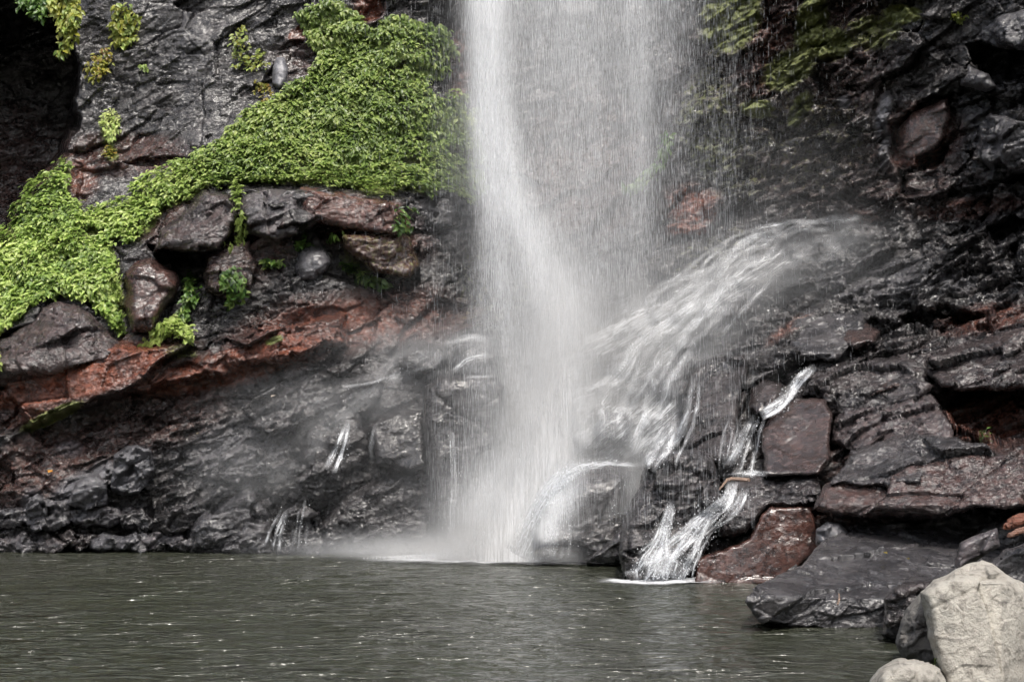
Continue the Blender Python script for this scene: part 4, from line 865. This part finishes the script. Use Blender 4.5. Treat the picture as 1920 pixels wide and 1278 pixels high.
plant('plant', 'upright leafy plant beside the upright brown rock', ell(434, 530, 18, 27), 52, PAL_D+[PAL[3]], dens=.1)
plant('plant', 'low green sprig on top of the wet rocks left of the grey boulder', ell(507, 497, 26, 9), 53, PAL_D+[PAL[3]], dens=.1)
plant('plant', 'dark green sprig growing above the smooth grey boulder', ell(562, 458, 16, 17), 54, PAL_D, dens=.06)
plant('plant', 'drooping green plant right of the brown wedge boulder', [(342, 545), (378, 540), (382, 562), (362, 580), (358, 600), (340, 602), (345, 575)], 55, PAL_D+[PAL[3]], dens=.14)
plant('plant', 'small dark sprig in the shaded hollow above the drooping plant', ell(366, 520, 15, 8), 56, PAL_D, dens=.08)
plant('shrub', 'dense bright green shrub at the foot of the brown wedge boulder', [(268, 622), (285, 600), (320, 598), (345, 612), (363, 638), (350, 652), (315, 645), (285, 645)], 57, [PAL[2], PAL[3], PAL[4]], dens=.2, lift=.3)
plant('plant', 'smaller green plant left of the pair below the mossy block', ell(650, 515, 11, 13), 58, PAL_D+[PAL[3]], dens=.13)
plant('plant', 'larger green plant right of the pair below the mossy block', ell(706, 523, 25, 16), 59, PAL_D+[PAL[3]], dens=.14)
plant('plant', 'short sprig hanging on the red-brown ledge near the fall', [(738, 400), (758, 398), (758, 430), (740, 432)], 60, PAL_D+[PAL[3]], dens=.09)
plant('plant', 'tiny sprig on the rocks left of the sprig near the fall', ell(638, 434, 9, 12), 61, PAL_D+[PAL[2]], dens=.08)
plant('creeper_plant', 'green creeper strand on the cliff just right of the falling water', [(1248, 262), (1262, 252), (1264, 280), (1250, 300), (1240, 315)], 62, PAL_D+[(.1, .26, .06)], dens=.07)
plant('creeper_plant', 'faint green creeper seen through the right side of the fall', [(1240, 300), (1250, 330), (1220, 360), (1190, 370), (1165, 360), (1210, 330)], 63, PAL_D+[PAL[2]], dens=.08)
plant('plant', 'leafy sprig at the far left edge below the rough hump', ell(0, 678, 9, 18), 64, [PAL[2], PAL[4]], dens=.12)
plant('moss_tuft', 'bright green moss tuft on the cliff near the upper right corner', ell(1797, 28, 18, 9), 65, [PAL[2], PAL_Y[2]], dens=.3, lift=.06, size=.06, cat='moss')
plant('moss_tuft', 'small green sprig on the cracked slab under the dark hollow', ell(1845, 825, 9, 6), 66, PAL_D, dens=.1, lift=.05, size=.07)
plant('seedling', 'small seedling on the left of the little pale stone', ell(1672, 1230, 12, 7), 67, [PAL[2], PAL[4]], dens=.05, lift=.06, size=.07, clump=.02)
plant('seedling', 'bright broad-leaved seedling in front of the big pale boulder', ell(1718, 1262, 15, 10), 68, [PAL[3], PAL[4]], dens=.05, lift=.06, size=.1, clump=.02)
plant('seedling', 'tiny green seedling between the little stone and the big boulder', ell(1745, 1240, 8, 7), 69, [PAL[1], PAL[2]], dens=.05, lift=.03, size=.05, clump=.02)

# ------------------------------------------------------------------ sticks and fallen leaves
def wood_material():
    m, t, p = newmat('wet_wood'); geo = t.nodes.new('ShaderNodeNewGeometry')
    n = noise(t, mapping(t, geo.outputs['Position'], (3, 30, 30)), 1.5, 6)
    c = mix(t, attr(t, 'zone', 2), mix(t, n, (.06, .022, .012), (.22, .07, .035)), mix(t, n, (.18, .12, .09), (.36, .26, .20)))
    t.links.new(c, p.inputs['Base Color']); p.inputs['Roughness'].default_value = .35
    bp = t.nodes.new('ShaderNodeBump'); bp.inputs['Distance'].default_value = .03; t.links.new(n, bp.inputs['Height']); t.links.new(bp.outputs[0], p.inputs['Normal'])
    return m
M_WOOD = wood_material()
def stick(name, label, pts, rads, tint, cat='stick', ns=12):
    pts = np.array(pts, float); n = 24; s = np.linspace(0, len(pts)-1, n); c = np.stack([np.interp(s, np.arange(len(pts)), pts[:, k]) for k in range(3)], -1)
    c += .15*np.interp(s, np.arange(len(pts)), rads)[:, None]*np.random.default_rng(3).standard_normal((n, 3))
    rd = np.interp(s, np.arange(len(pts)), rads); tg = np.gradient(c, axis=0); tg /= np.linalg.norm(tg, axis=1, keepdims=True)
    a = np.cross(tg, (0, 0, 1.)); a /= np.linalg.norm(a, axis=1, keepdims=True); b = np.cross(tg, a)
    th = np.linspace(0, 2*math.pi, ns, endpoint=False); ridge = 1+.14*np.sin(th*3)+.08*np.sin(th*7+1)
    V = (c[:, None]+(a[:, None]*np.cos(th)[None, :, None]+b[:, None]*np.sin(th)[None, :, None])*rd[:, None, None]*ridge[None, :, None]).reshape(-1, 3)
    i = np.arange(n*ns).reshape(n, ns); j = np.roll(i, -1, 1)
    Q = np.stack([i[:-1], j[:-1], j[1:], i[1:]], -1).reshape(-1, 4)
    e = len(V); V = np.concatenate([V, c[:1], c[-1:]])
    caps = np.array([(i[0, (k+1) % ns], i[0, k], e, e) for k in range(0)] or np.zeros((0, 4)), int)
    Tc = [(i[0, (k+1) % ns], i[0, k], e) for k in range(ns)]+[(i[-1, k], i[-1, (k+1) % ns], e+1) for k in range(ns)]
    T = np.concatenate([Q[:, [0, 1, 2]], Q[:, [0, 2, 3]], np.array(Tc)])
    return tag(mesh_obj(name, V, T, M_WOOD, {'zone': np.full(len(V), tint)}), label, cat)
def on(u, v, d=.03): return at(u, v, dlook(u, v)-d)
stick('log', 'broken red-brown wet log end lying at the right edge above the pale boulder', [at(1884, 988, 12.4), at(1905, 978, 12.4), at(1990, 955, 12.6)], [.03, .055, .06], 0, 'log')
stick('log', 'thinner orange-brown split branch lying under the red-brown log', [at(1890, 1004, 12.2), at(1915, 995, 12.2), at(1990, 980, 12.5)], [.02, .03, .035], .3, 'log')
stick('stick', 'pale brown bent stick caught on the steps of the small stream', [on(1348, 918, .1), on(1362, 900, .12), on(1372, 898, .14), on(1405, 899, .14)], [.012, .02, .03, .028], 1.)
stick('stick', 'thin pale twig on the front edge of the dark slab', [on(1570, 1133), on(1574, 1122), on(1573, 1112)], [.008, .012, .006], 1.)
def fallen(label, u, v, col, sz=.09):
    P = on(u, v, .03); r = np.random.default_rng(int(u))
    a = r.random()*6; d = np.array([math.cos(a), math.sin(a)*.6, .25]); s = np.array([-math.sin(a), math.cos(a)*.6, .2])
    V = [P-d*sz*.5, P+s*sz*.25+(0, 0, .012), P+(0, 0, 0), P-s*sz*.25+(0, 0, .012), P+d*sz*.5]
    o = mesh_obj('fallen_leaf', V, [(0, 2, 1), (0, 3, 2), (1, 2, 4), (2, 3, 4)], M_LEAF, {'tint': np.tile(col, (5, 1))})
    tag(o, label, 'leaf')
fallen('yellow fallen leaf in the middle of the dark sloping slab', 1660, 1036, (.75, .6, .12), .1)
fallen('small dull yellow leaf beside the bright one on the dark slab', 1702, 1047, (.4, .33, .1), .09)
fallen('orange fallen leaf on the red rocks near the left shore', 94, 883, (.7, .32, .06), .22)
fallen('pale fallen leaf on the dark left rocks below the red ledge', 512, 742, (.6, .5, .42), .16)
fallen('whitish leaf scrap at the edge of the misty left slope', 370, 812, (.6, .52, .35), .13)
